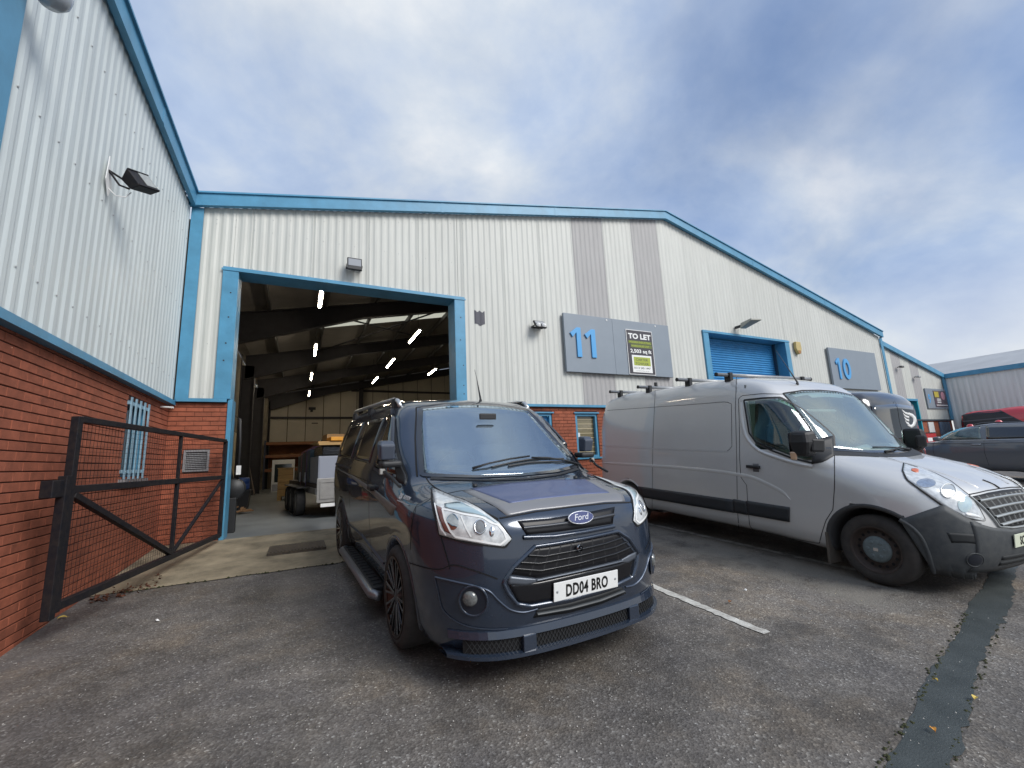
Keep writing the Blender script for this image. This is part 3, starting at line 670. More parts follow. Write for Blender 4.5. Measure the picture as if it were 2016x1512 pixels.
MB().box((.35,BY-.02,4.55),(.75,BY,4.72)).build('wall_mark',DARK,IN); MB().box((.45,BY-.02,4.42),(.6,BY,4.55)).build('wall_mark',DARK,IN); MB().box((.55,BY-.02,3.7),(.9,BY,3.76)).build('wall_mark',DARK,IN)
fixchildren(IN)
# strip lights
SLL=['lit strip light just inside the door head, first of the row of four']+['lit strip light, %s from the doorway in the row of four'%q for q in ('second','third','fourth')]+['lit strip light, %s from the doorway in the row of three'%q for q in ('first','second','third')]+['lone lit strip light by the party wall, outside both rows']
LAMP=mat('tube_lit',(1,1,1),.5,emit=(1,.86,.66),es=55)
for k,(x,y,l) in enumerate([(.31,10.86,1.25),(.34,16.0,1.6),(.32,20.9,1.7),(.32,25.9,1.7),(3.18,13.4,1.5),(3.15,17.4,1.6),(3.12,21.2,1.6),(5.22,18.65,1.3)]):
    t=tag(empty('strip_light',(x,y,5.07)),SLL[k],'strip light','strip lights inside the warehouse')
    MB().box((-.05,-l/2,.02),(.05,l/2,.07)).build('batten',WHITE,t,bevel=.005)
    MB().tube([(0,-l/2+.03,0),(0,l/2-.03,0)],.022,10).build('tube',LAMP,t)
    for s in (-1,1): MB().tube([(0,s*l*.35,.07),(0,s*l*.35,ru(x)-5.2)],.006,6).build('hanger',STEEL,t)
# ---------------------------------------------------------------- loose things on the floor
WOOD=mat('pine',(.50,.31,.12),.7,var=.25,vs=3,stretch=(1,1,8)); WOODD=mat('board_brown',(.24,.13,.06),.75,var=.3,vs=6)
ORANGE=mat('rack_orange',(.26,.10,.04),.55,var=.2,vs=5); GREYM=mat('cabinet_grey',(.30,.31,.34),.5); CARD=mat('cardboard',(.36,.22,.10),.85,var=.1,vs=6)
rk_=tag(empty('pallet_racking',(-.2,27.6,0)),'tall racking with orange beams and brown boards against the back wall','racking')
for x in (-1.55,1.3,3.1):
    for y in (-.45,.45): MB().box((x-.04,y-.04,0),(x+.04,y+.04,2.62)).build('upright',mat('rack_blue',(.03,.04,.07),.5),rk_)
for z in (1.0,1.75,2.45):
    for y in (-.45,.45): MB().box((-1.55,y-.03,z-.07),(3.1,y+.03,z+.05)).build('beam',ORANGE,rk_)
    MB().box((-1.5,-.45,z+.05),(3.05,.45,z+.09)).build('shelf_board',WOODD,rk_)
MB().box((-1.4,.46,1.15),(2.9,.5,2.4)).build('back_board',mat('board_rust',(.22,.085,.035),.8,var=.3,vs=2),rk_)
def loose(name,label,cat,px,top,base,dep,m,parts=None,bev=.01,back=0.):
    p0=onZ(((px[0]+px[1])/2,base),0.); y=float(p0[1])+back; a=onY((px[0],base),y); b=onY((px[1],base),y); t=onY(((px[0]+px[1])/2,top),y); h=float(t[2]); zb=float(onY(((px[0]+px[1])/2,base),y)[2]) if back else 0.
    o=empty(name,(float(a[0]+b[0])/2,y+dep/2,max(zb,0))); tag(o,label,cat); return o,float(b[0]-a[0]),h-max(zb,0)
o,w_,h=loose('timber_crate','pale wooden crate with plank sides beside the trailer wheels','crate',(545,575),921,985,.9,WOOD)
for i in range(4): MB().box((-w_/2,-.45,.13+i*(h-.13)/4+.008),(w_/2,-.43,.13+(i+1)*(h-.13)/4-.008)).build('plank',WOOD,o); MB().box((-w_/2-.001,-.43,.13+i*(h-.13)/4+.008),(-w_/2+.02,.45,.13+(i+1)*(h-.13)/4-.008)).build('plank',WOOD,o)
MB().box((-w_/2+.03,-.42,.13),(w_/2,.45,h-.02)).build('liner',WOODD,o)
for x in (-w_/2,w_/2-.12): MB().box((x,-.46,0),(x+.12,.45,.13)).build('skid',WOOD,o)
MB().box((-w_/2-.02,-.47,h-.03),(w_/2+.02,.46,h)).build('lid',WOOD,o)
o,w_,h=loose('white_display_unit','white framed cabinet with dark glass front near the racking','cabinet',(533,578),905,968,.6,WHITE)
MB().box((-w_/2,-.28,0),(w_/2,.3,h)).build('carcass',WHITE,o,bevel=.01); MB().box((-w_/2+.12,-.30,h*.30),(w_/2-.12,-.285,h*.86)).build('glass_front',MATS['glass_dark'],o); MB().box((-w_/2+.04,-.30,.05),(w_/2-.04,-.284,h*.24)).build('lower_panel',GREYM,o)
o,w_,h=loose('wheelie_bin','black bin with sacks beside the door opening','bin',(454,490),968,1004,.5,DARK)
mb=MB(); mb.v=[(-w_*.38,-.2,0),(w_*.38,-.2,0),(w_*.38,.2,0),(-w_*.38,.2,0),(-w_/2,-.27,h),(w_/2,-.27,h),(w_/2,.27,h),(-w_/2,.27,h)]; mb.f=[(0,3,2,1),(0,1,5,4),(1,2,6,5),(2,3,7,6),(3,0,4,7),(4,5,6,7)]; mb.build('tub',DARK,o,bevel=.02)
MB().box((-w_/2-.02,-.29,h),(w_/2+.02,.28,h+.03)).build('rim',PLAS,o,bevel=.01)
o2=tag(empty('blue_drum',(o.location[0]-.02,o.location[1]+.1,h+.035)),'blue plastic drum with white label on the black bin','drum')
MB().lathe([(0,0),(.17,0),(.19,.03),(.19,.16),(.18,.17),(.19,.18),(.19,.30),(.16,.34),(0,.34)],20,'z').build('barrel',mat('drum_blue',(.02,.06,.22),.4),o2,smooth=True); MB().box((-.09,-.197,.05),(.09,-.186,.16)).build('drum_label',WHITE,o2)
o,w_,h=loose('cardboard_box','brown cardboard box in front of the cream painted wall','box',(480,504),946,968,.6,CARD)
MB().box((-w_/2,-.3,0),(w_/2,.3,h)).build('carton',CARD,o,bevel=.008); MB().box((-.03,-.302,h*.4),(.03,-.3005,h)).build('tape',mat('tape',(.45,.36,.2),.4),o)
o=tag(empty('leaning_board',(-2.0,22.5,0)),'grey board leaning against the cream painted wall','board'); MB().bar((.25,-.1,0),(-.14,.05,1.75),.30,.03,(1,0,0)).build('board_plank',mat('old_timber',(.22,.17,.14),.8,var=.3,vs=6),o)
MB().bar((.15,-.35,0),(-.15,-.25,1.72),.03,.16,(1,0,0)).build('board_plank',DARK,o)
o,w_,h=loose('metal_trolley','silver metal trolley with two shelves behind the crate','trolley',(545,566),953,978,.5,GALV)
for z in (h*.35,h*.75,h): MB().box((-w_/2,-.25,z-.03),(w_/2,.25,z)).build('shelf',GALV,o)
for x in (-w_/2+.02,w_/2-.02):
    for y in (-.23,.23): MB().tube([(x,y,0),(x,y,h+.1)],.015,8).build('leg',GALV,o)
o,w_,h=loose('fuel_can','red fuel can on the floor by the door jamb','can',(448,457),984,1008,.2,DARK)
MB().box((-.09,-.07,0),(.09,.07,.26)).build('can_body',mat('can_red',(.35,.03,.015),.45),o,bevel=.02); MB().tube([(-.05,0,.26),(-.05,0,.31),(.05,0,.31),(.05,0,.26)],.012,8).build('handle',MATS['can_red'],o)
o=tag(empty('rubble_sack_pile',(-1.5,13.0,0)),'low pile of offcuts and sacks beside the fuel can','offcuts')
for i in range(10):
    a=random.uniform(0,3.1); MB().bar((random.uniform(-.25,.25),random.uniform(-.3,.3),.03+i*.012),(random.uniform(-.25,.25)+.3*math.cos(a),.3*math.sin(a),.04+i*.014),.07,.03).build('offcut',WOODD,o)
# hose hung by the jamb
o=tag(empty('hose_reel',(-1.0,9.3,0)),'black hose looping up beside the blue door jamb','hose')
MB().tube([(0,0,.9),(.0,0,1.6),(-.02,.0,2.0),(-.12,0,2.08),(-.16,0,1.9),(-.15,0,1.2),(-.05,0,.8)],.022,8).build('hose',DARK,o,smooth=True)
MB().lathe([(0,-.1),(.17,-.1),(.19,-.06),(.12,-.05),(.12,.05),(.19,.06),(.17,.1),(0,.1)],20,'y',(-.06,.05,.75)).build('drum',PLAS,o,smooth=True); MB().box((-.02,-.12,1.0),(.05,-.07,1.16)).build('tap_box',WHITE,o); MB().box((-.12,-.06,0),(.0,.12,.6)).build('stand',PLAS,o,bevel=.01)
# ---------------------------------------------------------------- trailer and its load
ALU=mat('trailer_alu',(.34,.33,.32),.45,metal=.4,var=.25,vs=6); RUB=mat('tyre_rubber',(.022,.021,.021),.8,var=.4,vs=14,col2=(.045,.042,.04),bump=.2,bs=60)
ta=math.atan2(.125,.992)
tr_=tag(empty('flatbed_trailer',(.33,10.2,0),ta),'grey triple axle flatbed trailer with spare wheel parked inside the doorway','trailer')
MB().box((0,0,.62),(2.0,4.8,.72)).build('bed',mat('bed_dark',(.06,.045,.04),.7,var=.3,vs=4),tr_); MB().box((-.02,.02,.5),(.03,4.8,.63)).build('side_rail',ALU,tr_,bevel=.005)
MB().box((0,-.04,.33),(2.0,-.01,.83)).build('tail_panel',ALU,tr_,bevel=.006); MB().box((.06,-.055,.40),(1.94,-.04,.44)).build('tail_rib',ALU,tr_); MB().box((.06,-.055,.74),(1.94,-.04,.77)).build('tail_rib',ALU,tr_); MB().box((.06,-.055,.44),(.10,-.04,.74)).build('tail_rib',ALU,tr_)
np_=MB().box((.08,-.06,.24),(.42,-.045,.31)).build('number_plate',WHITE,tr_)
def simple_wheel(parent,c,r,wd,rimm,name='wheel'):
    w0=MB().lathe([(r*.62,-wd/2+.01),(r*.66,-wd/2),(r*.93,-wd/2),(r,-wd/2+.03),(r,wd/2-.03),(r*.93,wd/2),(r*.66,wd/2),(r*.62,wd/2-.01)],36,'x',c).build(name,RUB,parent,smooth=True)
    MB().lathe([(.0,-wd/2+.02),(r*.2,-wd/2+.015),(r*.25,-wd/2+.05),(r*.55,-wd/2+.05),(r*.64,-wd/2+.005),(r*.64,wd/2-.02),(0,wd/2-.03)],30,'x',c).build('rim',rimm,w0,smooth=True); return w0
STEELW=mat('wheel_silver',(.42,.43,.44),.4,metal=.7)
for y in (1.15,2.05,2.95): simple_wheel(tr_,(-.17,y,.30),.30,.19,STEELW)
MB().box((-.27,.75,.62),(.0,3.4,.64)).build('mudguard',DARK,tr_)
sw=MB().lathe([(.20,-.09),(.22,-.1),(.31,-.1),(.335,-.07),(.335,.07),(.31,.1),(.22,.1),(.20,.09)],36,'y',(.78,-.16,.5)).build('spare_wheel',RUB,tr_,smooth=True)
MB().lathe([(0,-.04),(.07,-.05),(.09,-.02),(.17,-.02),(.205,-.085),(.205,.05),(0,.04)],30,'y',(.78,-.16,.5)).build('rim',mat('spare_rim',(.30,.36,.30),.5,metal=.4),sw,smooth=True)
def tl_(x,y,z):
    c,s=math.cos(ta),math.sin(ta); return (.33+x*c-y*s,10.2+x*s+y*c,z)
o=tag(empty('grey_cabinet',tl_(.03,.05,.84),ta),'grey flat-sided steel cabinet strapped on the trailer','cabinet')
MB().box((0,0,-.12),(1.7,1.1,.46)).build('carcass',mat('cabinet_blue_grey',(.28,.30,.36),.45,var=.06,vs=3),o,bevel=.008); MB().box((.02,-.008,-.1),(1.68,-.001,.44)).build('door_panel',MATS['cabinet_blue_grey'],o,bevel=.003)
o=tag(empty('wrapped_pallet',tl_(.1,.05,1.305),ta),'stack shrink-wrapped in glossy black film on top of the grey cabinet','pallet load')
WRAP=mat('black_film',(.008,.008,.010),.18,spec=.7,bump=.9,bs=9,stretch=(.4,1,3))
MB().box((0,0,0),(1.6,1.1,.22)).build('film',WRAP,o,bevel=.03)
o=tag(empty('timber_stack',tl_(.0,.0,1.535),ta),'pale timber boards lying on the wrapped load','timber')
for i in range(5): MB().box((.02+.03*(i%2),-.02+.03*i,.03*(i//2)),(1.8,.24+.03*i+i*.2,.03*(i//2)+.026)).build('timber_board',WOOD,o)
o=tag(empty('yellow_foam_block',tl_(.27,.05,1.63),ta),'bright orange-yellow block on top of the timber boards','block'); MB().box((0,0,0),(1.2,.5,.085)).build('block_body',mat('amber',(.75,.33,.03),.6,var=.1,vs=10),o,bevel=.01)
o=tag(empty('carton_on_load',tl_(.3,.7,1.63),ta),'flat brown carton behind the yellow block on the load','box'); MB().box((0,0,0),(1.0,.6,.19)).build('carton',CARD,o,bevel=.008)
o=tag(empty('tall_crates',tl_(.05,1.4,.725),ta),'dark upright panels and crates stacked mid trailer under straps','load')
for i in range(5): MB().box((.0,i*.42,0),(1.7,i*.42+.38,.78-.03*i)).build('panel_stack',mat('load_dark',(.045,.05,.055),.5,var=.5,vs=4) if i%2 else mat('load_blue',(.05,.09,.13),.5),o,bevel=.01)
for k,(y,c) in enumerate(((1.35,(.16,.10,.26)),(2.2,(.22,.10,.14)))):
    o=tag(empty('ratchet_strap',tl_(0,y,.6),ta),('violet' if k==0 else 'dull pink')+' ratchet strap over the trailer load','strap')
    MB().bar((-.03,0,.0),(-.02,0,.85),.05,.006,(1,0,0)).build('webbing',mat('strap%d'%k,c,.7),o); MB().bar((-.02,0,.85),(.25,0,1.0),.05,.006).build('webbing',MATS['strap%d'%k],o); MB().bar((.25,0,1.0),(1.7,0,1.0),.05,.006).build('webbing',MATS['strap%d'%k],o)
    MB().box((-.06,-.05,.12),(-.035,.05,.36)).build('ratchet',GALV,o,bevel=.008)
# ================================================================ vehicle bodies: implicit shell from side outline, width table and plan bow
def spline(pts,per=8,closed=True):
    P=np.array([p[:2] for p in pts],float); n=len(P); out=[]
    for i in range(n if closed else n-1):
        p0,p1,p2,p3=P[(i-1)%n] if closed or i>0 else P[0],P[i],P[(i+1)%n],P[(i+2)%n] if closed or i+2<n else P[-1]
        # centripetal-ish: damp tangents by segment length
        l1=np.linalg.norm(p2-p1)+1e-9; l0=np.linalg.norm(p1-p0)+1e-9; l2=np.linalg.norm(p3-p2)+1e-9
        m1=l1*((p1-p0)/l0*l1+(p2-p1)/l1*l0)/(l0+l1); m2=l1*((p2-p1)/l1*l2+(p3-p2)/l2*l1)/(l1+l2)
        if len(pts[i])>2: m1=(p2-p1)
        if len(pts[(i+1)%n])>2: m2=(p2-p1)
        for k in range(per):
            t=k/per; h=(2*t**3-3*t**2+1,t**3-2*t**2+t,-2*t**3+3*t**2,t**3-t**2); out.append(h[0]*p1+h[1]*m1+h[2]*p2+h[3]*m2)
    if not closed: out.append(P[-1])
    return np.array(out)
class Body:
    def __init__(s,side,W,bow,rbow=(.05,.12),crown=.03,k=.10,fx=(.3,1.6),rx=(2.6,3.4),wx=None,zb=(1.0,1.45),wn=.95):
        s.poly=spline(side); s.W=np.array(W,float); s.bow=bow; s.rbow=rbow; s.crown=crown; s.k=k; s.fx=fx; s.rx=rx; s.wx=wx; s.zb=zb; s.wn=wn
    def sd(s,x,z):
        A=s.poly; B=np.roll(A,-1,0); out=np.empty(len(x))
        for c in range(0,len(x),4000):
            px=x[c:c+4000,None]; pz=z[c:c+4000,None]
            ex,ez=B[:,0]-A[:,0],B[:,1]-A[:,1]; wx,wz=px-A[:,0],pz-A[:,1]
            t=np.clip((wx*ex+wz*ez)/(ex*ex+ez*ez+1e-12),0,1); d2=(wx-ex*t)**2+(wz-ez*t)**2
            c1=(pz>=A[:,1]); c2=(pz<B[:,1]); c3=ex*wz>ez*wx
            cr=((c1&c2&c3)|(~c1&~c2&~c3)).sum(1)%2
            out[c:c+4000]=np.sqrt(d2.min(1))*np.where(cr==1,-1,1)
        return out
    def F(s,P):
        x,y,z=P[:,0],np.abs(P[:,1]),P[:,2]; ss=lambda a,b,v:(lambda t:t*t*(3-2*t))(np.clip((v-a)/(b-a),0,1))
        wf=1-ss(s.fx[0],s.fx[1],x); wr=ss(s.rx[0],s.rx[1],x); yn=y/s.wn
        up=ss(s.zb[0],s.zb[1],z); b=s.bow[0]*yn**2+(s.bow[1]*(1-up)+s.bow[2]*up)*yn**6
        xs=x-b*wf+(s.rbow[0]*yn**2+s.rbow[1]*yn**8)*wr
        zs=z+s.crown*yn**2*ss(.9,1.5,z)
        d1=s.sd(xs,zs); w=np.interp(z,s.W[:,0],s.W[:,1])
        if s.wx is not None: w=w*np.interp(x,s.wx[:,0],s.wx[:,1])
        d2=(y-w); k=s.k; h=np.maximum(k-np.abs(d1-d2),0)/k
        return np.maximum(d1,d2)+h*h*k*.25
    def solve(s,O,D,t0,t1,n=26):
        """first outward root between inside t0 and outside t1"""
        a=np.full(len(O),float(t0)); b=np.full(len(O),float(t1))
        for _ in range(n):
            m=(a+b)/2; ins=s.F(O+D*m[:,None])<0; a=np.where(ins,m,a); b=np.where(ins,b,m)
        return O+D*a[:,None]
    def normal(s,P):
        e=1e-3; g=np.stack([s.F(P+e*v)-s.F(P-e*v) for v in np.eye(3)],1); return g/(np.linalg.norm(g,axis=1)[:,None]+1e-9)
    def mesh(s,xa,xb,zc,nf=34,nl=90,nr=18,nt=84):
        th=np.linspace(0,2*np.pi,nt,endpoint=False); O=[];D=[]
        for i in range(nf): 
            ph=np.pi/2*i/nf
            for t in th: O.append((xa,0,zc)); D.append((-math.cos(ph),math.sin(ph)*math.cos(t),math.sin(ph)*math.sin(t)))
        for i in range(nl+1):
            for t in th: O.append((xa+(xb-xa)*i/nl,0,zc)); D.append((0,math.cos(t),math.sin(t)))
        for i in range(nr):
            ph=np.pi/2*(i+1)/nr
            for t in th: O.append((xb,0,zc)); D.append((math.sin(ph),math.cos(ph)*math.cos(t),math.cos(ph)*math.sin(t)))
        O=np.array(O);D=np.array(D); V=s.solve(O,D,0,5.,22); nrow=nf+nl+1+nr; fs=[]
        for i in range(nrow-1):
            for k in range(nt):
                k2=(k+1)%nt; q=(i*nt+k,i*nt+k2,(i+1)*nt+k2,(i+1)*nt+k)
                fs.append(q)
        return V,fs
    # surface points
    def side(s,p): p=np.atleast_2d(p); O=np.stack([p[:,0],p[:,0]*0,p[:,1]],1); return s.solve(O,np.tile([0,1.,0],(len(O),1)),0,1.5)
    def front(s,p,xin=1.25): p=np.atleast_2d(p); O=np.stack([p[:,0]*0+xin,p[:,0],p[:,1]],1); return s.solve(O,np.tile([-1.,0,0],(len(O),1)),0,3.)
    def rear(s,p,xin=2.): p=np.atleast_2d(p); O=np.stack([p[:,0]*0+xin,p[:,0],p[:,1]],1); return s.solve(O,np.tile([1.,0,0],(len(O),1)),0,3.)
    def top(s,p,zin=.8): p=np.atleast_2d(p); O=np.stack([p[:,0],p[:,1],p[:,0]*0+zin],1); return s.solve(O,np.tile([0,0,1.],(len(O),1)),0,3.)
    def px(s,p,fr):
        """where the photo's line of sight meets this body (fr: world frame of the vehicle)"""
        p=np.atleast_2d(p); o,B,Rr,U=fr; Rd=np.array([ray(q) for q in p]); c=np.array([0,0,CAMZ])-o
        O=np.tile([c@B,c@Rr,c@U],(len(p),1)); D=np.stack([Rd@B,Rd@Rr,Rd@U],1); D/=np.linalg.norm(D,axis=1)[:,None]
        tb=np.full(len(p),-1.); best=np.full(len(p),9.); tbest=np.full(len(p),4.); prev=np.full(len(p),.5)
        for t in np.arange(.6,14,.05):
            f=s.F(O+D*t); hit=(f<0)&(tb<0); tb=np.where(hit,t,tb); m=f<best; tbest=np.where(m&(tb<0),t,tbest); best=np.minimum(best,f)
            if (tb>0).all(): break
        a=np.where(tb>0,tb-.05,tbest); b=np.where(tb>0,tb,tbest)
        for _ in range(18):
            m=(a+b)/2; ins=s.F(O+D*m[:,None])<0; b=np.where(ins,m,b); a=np.where(ins,a,m)
        return O+D*a[:,None]
def resample(pts,n):
    P=np.array(pts,float); d=np.r_[0,np.cumsum(np.linalg.norm(np.diff(P,axis=0),axis=1))]; t=np.linspace(0,d[-1],n)
    return np.stack([np.interp(t,d,P[:,i]) for i in range(P.shape[1])],1)
class Car:
    def __init__(s,name,label,cat,x,y,yaw,g=GR,flip=False,group=None,z=None):
        B=np.array([math.sin(yaw),math.cos(yaw),0.]); B[2]=(g if g else 0)*B[1]; B/=np.linalg.norm(B)
        n=np.array([0,-g,1.]); U=n-(n@B)*B; U/=np.linalg.norm(U); Rr=np.cross(U,B)
        o=np.array([x,y,gz(y) if z is None else z]); s.fr=(o,B,Rr,U); s.root=empty(name); s.root.matrix_world=mtx(o,B,Rr,U); tag(s.root,label,cat,group); s.parent=s.root
    def pts(s,p,mode):
        if mode=='px': return s.body.px(p,s.fr)
        return getattr(s.body,mode)(p)
    def grid(s,A,B,nu,nv,mode,sm=False):
        if sm: A,B=spline(A,6,False),spline(B,6,False)
        a,b=resample(A,nu+1),resample(B,nu+1); t=np.linspace(0,1,nv+1)[:,None,None]
        G=(a[None]*(1-t)+b[None]*t).reshape(-1,2); P=s.pts(G,mode); return P
    def patch(s,name,A,B,m,nu=16,nv=6,mode='px',off=.004,skirt=.012,mirror=False,parent=None,sm=False,smooth=True):
        P=s.grid(A,B,nu,nv,mode,sm); Nn=s.body.normal(P); outs=[]
        for k in ((0,1) if mirror else (0,)):
            V=P+Nn*off; I=P-Nn*skirt
            if k: V=V*[1,-1,1]; I=I*[1,-1,1]
            fs=[(j*(nu+1)+i,j*(nu+1)+i+1,(j+1)*(nu+1)+i+1,(j+1)*(nu+1)+i) for j in range(nv) for i in range(nu)]
            lp=[i for i in range(nu+1)]+[j*(nu+1)+nu for j in range(1,nv+1)]+[nv*(nu+1)+i for i in range(nu-1,-1,-1)]+[j*(nu+1) for j in range(nv-1,0,-1)]
            mb=MB(); mb.v=[tuple(v) for v in V]+[tuple(I[i]) for i in lp]; mb.f=fs; o=len(V)
            for q in range(len(lp)): q2=(q+1)%len(lp); mb.f.append((lp[q],lp[q2],o+q2,o+q))
            ob=mb.build(name,m,parent if parent is not None and not isinstance(parent,(list,tuple)) else (parent[k] if parent is not None else s.root),smooth=False)
            if smooth: ob.data.polygons.foreach_set('use_smooth',[i<len(fs) for i in range(len(mb.f))])
            outs.append(ob)
        return outs
    def line(s,name,pts,m,wd=.006,mode='px',off=.0015,mirror=False,parent=None,n=40,sm=False,taper=False,raise_=0.):
        p=spline(pts,6,False) if sm else pts
        P=s.pts(resample(p,n+1),mode); Nn=s.body.normal(P); T=np.gradient(P,axis=0); T/=np.linalg.norm(T,axis=1)[:,None]+1e-9; X=np.cross(Nn,T); outs=[]
        wv=np.full(n+1,wd/2); 
        if taper: wv=wv*np.clip(np.minimum(np.arange(n+1),n-np.arange(n+1))/4,.1,1)
        for k in ((0,1) if mirror else (0,)):
            a=P+Nn*off-X*wv[:,None]; b=P+Nn*off+X*wv[:,None]; mid=P+Nn*(off+raise_); f=np.array([1,-1,1]) if k else 1
            mb=MB()
            if raise_:
                lo=P-X*wv[:,None]; hi=P+X*wv[:,None]
                mb.v=[tuple(v) for v in np.concatenate([lo*f,(mid-X*wv[:,None]*.5)*f,(mid+X*wv[:,None]*.5)*f,hi*f])]; q=n+1
                for i in range(n):
                    for r_ in range(3): mb.f.append((r_*q+i,r_*q+i+1,(r_+1)*q+i+1,(r_+1)*q+i))
            else:
                mb.v=[tuple(v) for v in np.concatenate([a*f,b*f])]; q=n+1
                for i in range(n): mb.f.append((i,i+1,q+i+1,q+i))
            outs.append(mb.build(name,m,parent[k] if isinstance(parent,(list,tuple)) else (parent or s.root),smooth=True))
        return outs
    def shell(s,m,arches,holes=(),name='body',**kw):
        """arches: (x,z,r) circular wheel openings; holes: predicate on face centres"""
        V,fs=s.body.mesh(**kw); V=V.copy(); kill=np.zeros(len(V),bool)
        for (ax,az,r) in arches:
            d=np.hypot(V[:,0]-ax,V[:,2]-az); sd_=(np.abs(V[:,1])>.55)
            near=sd_&(np.abs(d-r)<.026)
            u=np.stack([V[:,0]-ax,V[:,2]-az],1)/(d[:,None]+1e-9); V[near,0]=ax+u[near,0]*r; V[near,2]=az+u[near,1]*r
            kill|=sd_&(d<r+.002)
        keep=[]
        for f in fs:
            if all(kill[i] for i in f): continue
            fc=V[list(f)].mean(0)
            if abs(fc[1])>.55 and any(math.hypot(fc[0]-ax,fc[2]-az)<r-.003 for ax,az,r in arches): continue
            keep.append(f)
        used=np.zeros(len(V),bool)
        for f in keep: used[list(f)]=True
        for (ax,az,r) in arches:
            d=np.hypot(V[:,0]-ax,V[:,2]-az); m_=used&(np.abs(V[:,1])>.55)&(d<r)
            up=m_&(V[:,2]>az-.02); lo=m_&~up
            V[up,0],V[up,2]=ax+(V[up,0]-ax)/d[up]*r,az+(V[up,2]-az)/d[up]*r
            V[lo,0]=ax+np.sign(V[lo,0]-ax)*np.sqrt(np.maximum(r*r-(V[lo,2]-az)**2,0))
        if holes:
            C=np.array([V[list(f)].mean(0) for f in keep]); ok=np.ones(len(keep),bool)
            for h in holes: ok&=~h(C)
            keep=[f for f,o in zip(keep,ok) if o]
        mb=MB(); mb.v=[tuple(v) for v in V]; mb.f=keep
        ob=mb.build(name,m,s.root,smooth=True,fix=True); return ob
    def arch(s,ax,az,r,m,lip=.03,out=.006,yin=.55,a0=-.35,a1=math.pi+.35,side=(1,-1),name='wheel_arch'):
        for sg in side:
            n=30; th=np.linspace(a0,a1,n); mb=MB(); rings=[(r+lip,-.004),(r+lip*.8,out),(r,out),(r-.015,-.01)]
            base=s.body.side(np.stack([ax+(r+lip)*np.cos(th),az+(r+lip)*np.sin(th)],1))[:,1]
            b2=s.body.side(np.stack([ax+(r+.01)*np.cos(th),az+(r+.01)*np.sin(th)],1))[:,1]
            for rr,o in rings:
                for k in range(n): mb.v.append((ax+rr*math.cos(th[k]),sg*((base[k] if rr>r+.001 else b2[k])+o),az+rr*math.sin(th[k])))
            for k in range(n): mb.v.append((ax+(r-.015)*math.cos(th[k]),sg*yin,az+(r-.015)*math.sin(th[k])))
            for q in range(4):
                for k in range(n-1): mb.f.append((q*n+k,q*n+k+1,(q+1)*n+k+1,(q+1)*n+k))
            mb.build(name,m,s.root,smooth=True)
            mb=MB(); mb.v=[(ax,sg*yin,az)]+[(ax+(r+.02)*math.cos(t),sg*yin,max(az+(r+.02)*math.sin(t),.235)) for t in np.linspace(0,2*math.pi,28)]; mb.f=[(0,i,i+1) for i in range(1,28)]
            mb.build('wheel_housing',DARK,s.root)
def tyre_part(parent,c,r,ri,wd,sg,m):
    h=wd/2
    return MB().lathe([(ri-.012,-h+.02),(ri,-h+.004),(ri+.02,-h-.002),(r-.045,-h-.006),(r-.015,-h+.012),(r,-h+.035),(r,h-.035),(r-.015,h-.012),(r-.045,h+.006),(ri+.02,h+.002),(ri,h-.004),(ri-.012,h-.02)],56,'y',c).build('wheel',m,parent,smooth=True)
PAINT=lambda name,col,rough=.28,metal=.55,coat=1.,**k: mat(name,col,rough,metal,coat=coat,coat_r=.03,**k)
TRIM=mat('trim_black',(.016,.017,.019),.55,bump=.06,bs=300); GLOSSB=mat('gloss_black',(.006,.006,.008),.12,spec=.6,coat=.6)
GAP=mat('panel_gap',(.004,.004,.005),.8); CHROME=mat('chrome',(.72,.73,.75),.12,metal=1.)
# ================================================================ dark van
NAVY=PAINT('van_navy',(.028,.042,.070),.22,.35,var=.08,vs=4)
dv=Car('panel_van','dark blue van with black grille and front splitter parked before the open doorway','van',1.64,3.483,-.052)
DS=[(-.88,.20),(-.945,.28),(-.968,.38),(-.985,.50),(-.985,.66),(-.965,.80),(-.935,.93),(-.86,1.015),(-.62,1.075),(-.35,1.125),(-.17,1.165),(.10,1.345),(.42,1.60),(.70,1.815),(.86,1.875),(1.15,1.915),(1.8,1.94),(2.8,1.945),(3.55,1.925),(3.80,1.885),(3.90,1.74),(3.96,1.2),(3.97,.7),(3.94,.36),(3.85,.27),(3.0,.22),(1.0,.20),(-.2,.19),(-.6,.18)]
dv.body=Body(DS,[(.15,.90),(.30,.935),(.55,.965),(.85,.985),(1.05,.985),(1.2,.965),(1.5,.885),(1.75,.795),(1.95,.70)],(.11,.36,.10),crown=.055,k=.11,fx=(.2,1.5),rx=(2.9,3.7),wn=.97)
wsh=lambda C:(C[:,2]>1.225)&(C[:,2]<1.745)&(C[:,0]<.66)&(np.abs(C[:,1])<.715-(C[:,2]-1.2)*.30)&(C[:,0]>-.3)
AR=(.40,.40)
dv.shell(NAVY,[(0,.345,.405),(2.933,.345,.405)],[wsh],xa=-.2,xb=3.2,zc=.95)
for ax in (0,2.933): dv.arch(ax,.345,.405,NAVY,lip=.025,out=.004)
GLW=glassmat('windscreen_glass',(.40,.52,.64),.32,(.66,.78,.84),.04,dusty=.14,rcol=(.74,.88,1.))
GLS=mat('side_glass',(.010,.013,.016),.05,spec=.9,coat=1.,coat_r=.02)
px=lambda *a:[tuple(p) for p in a]
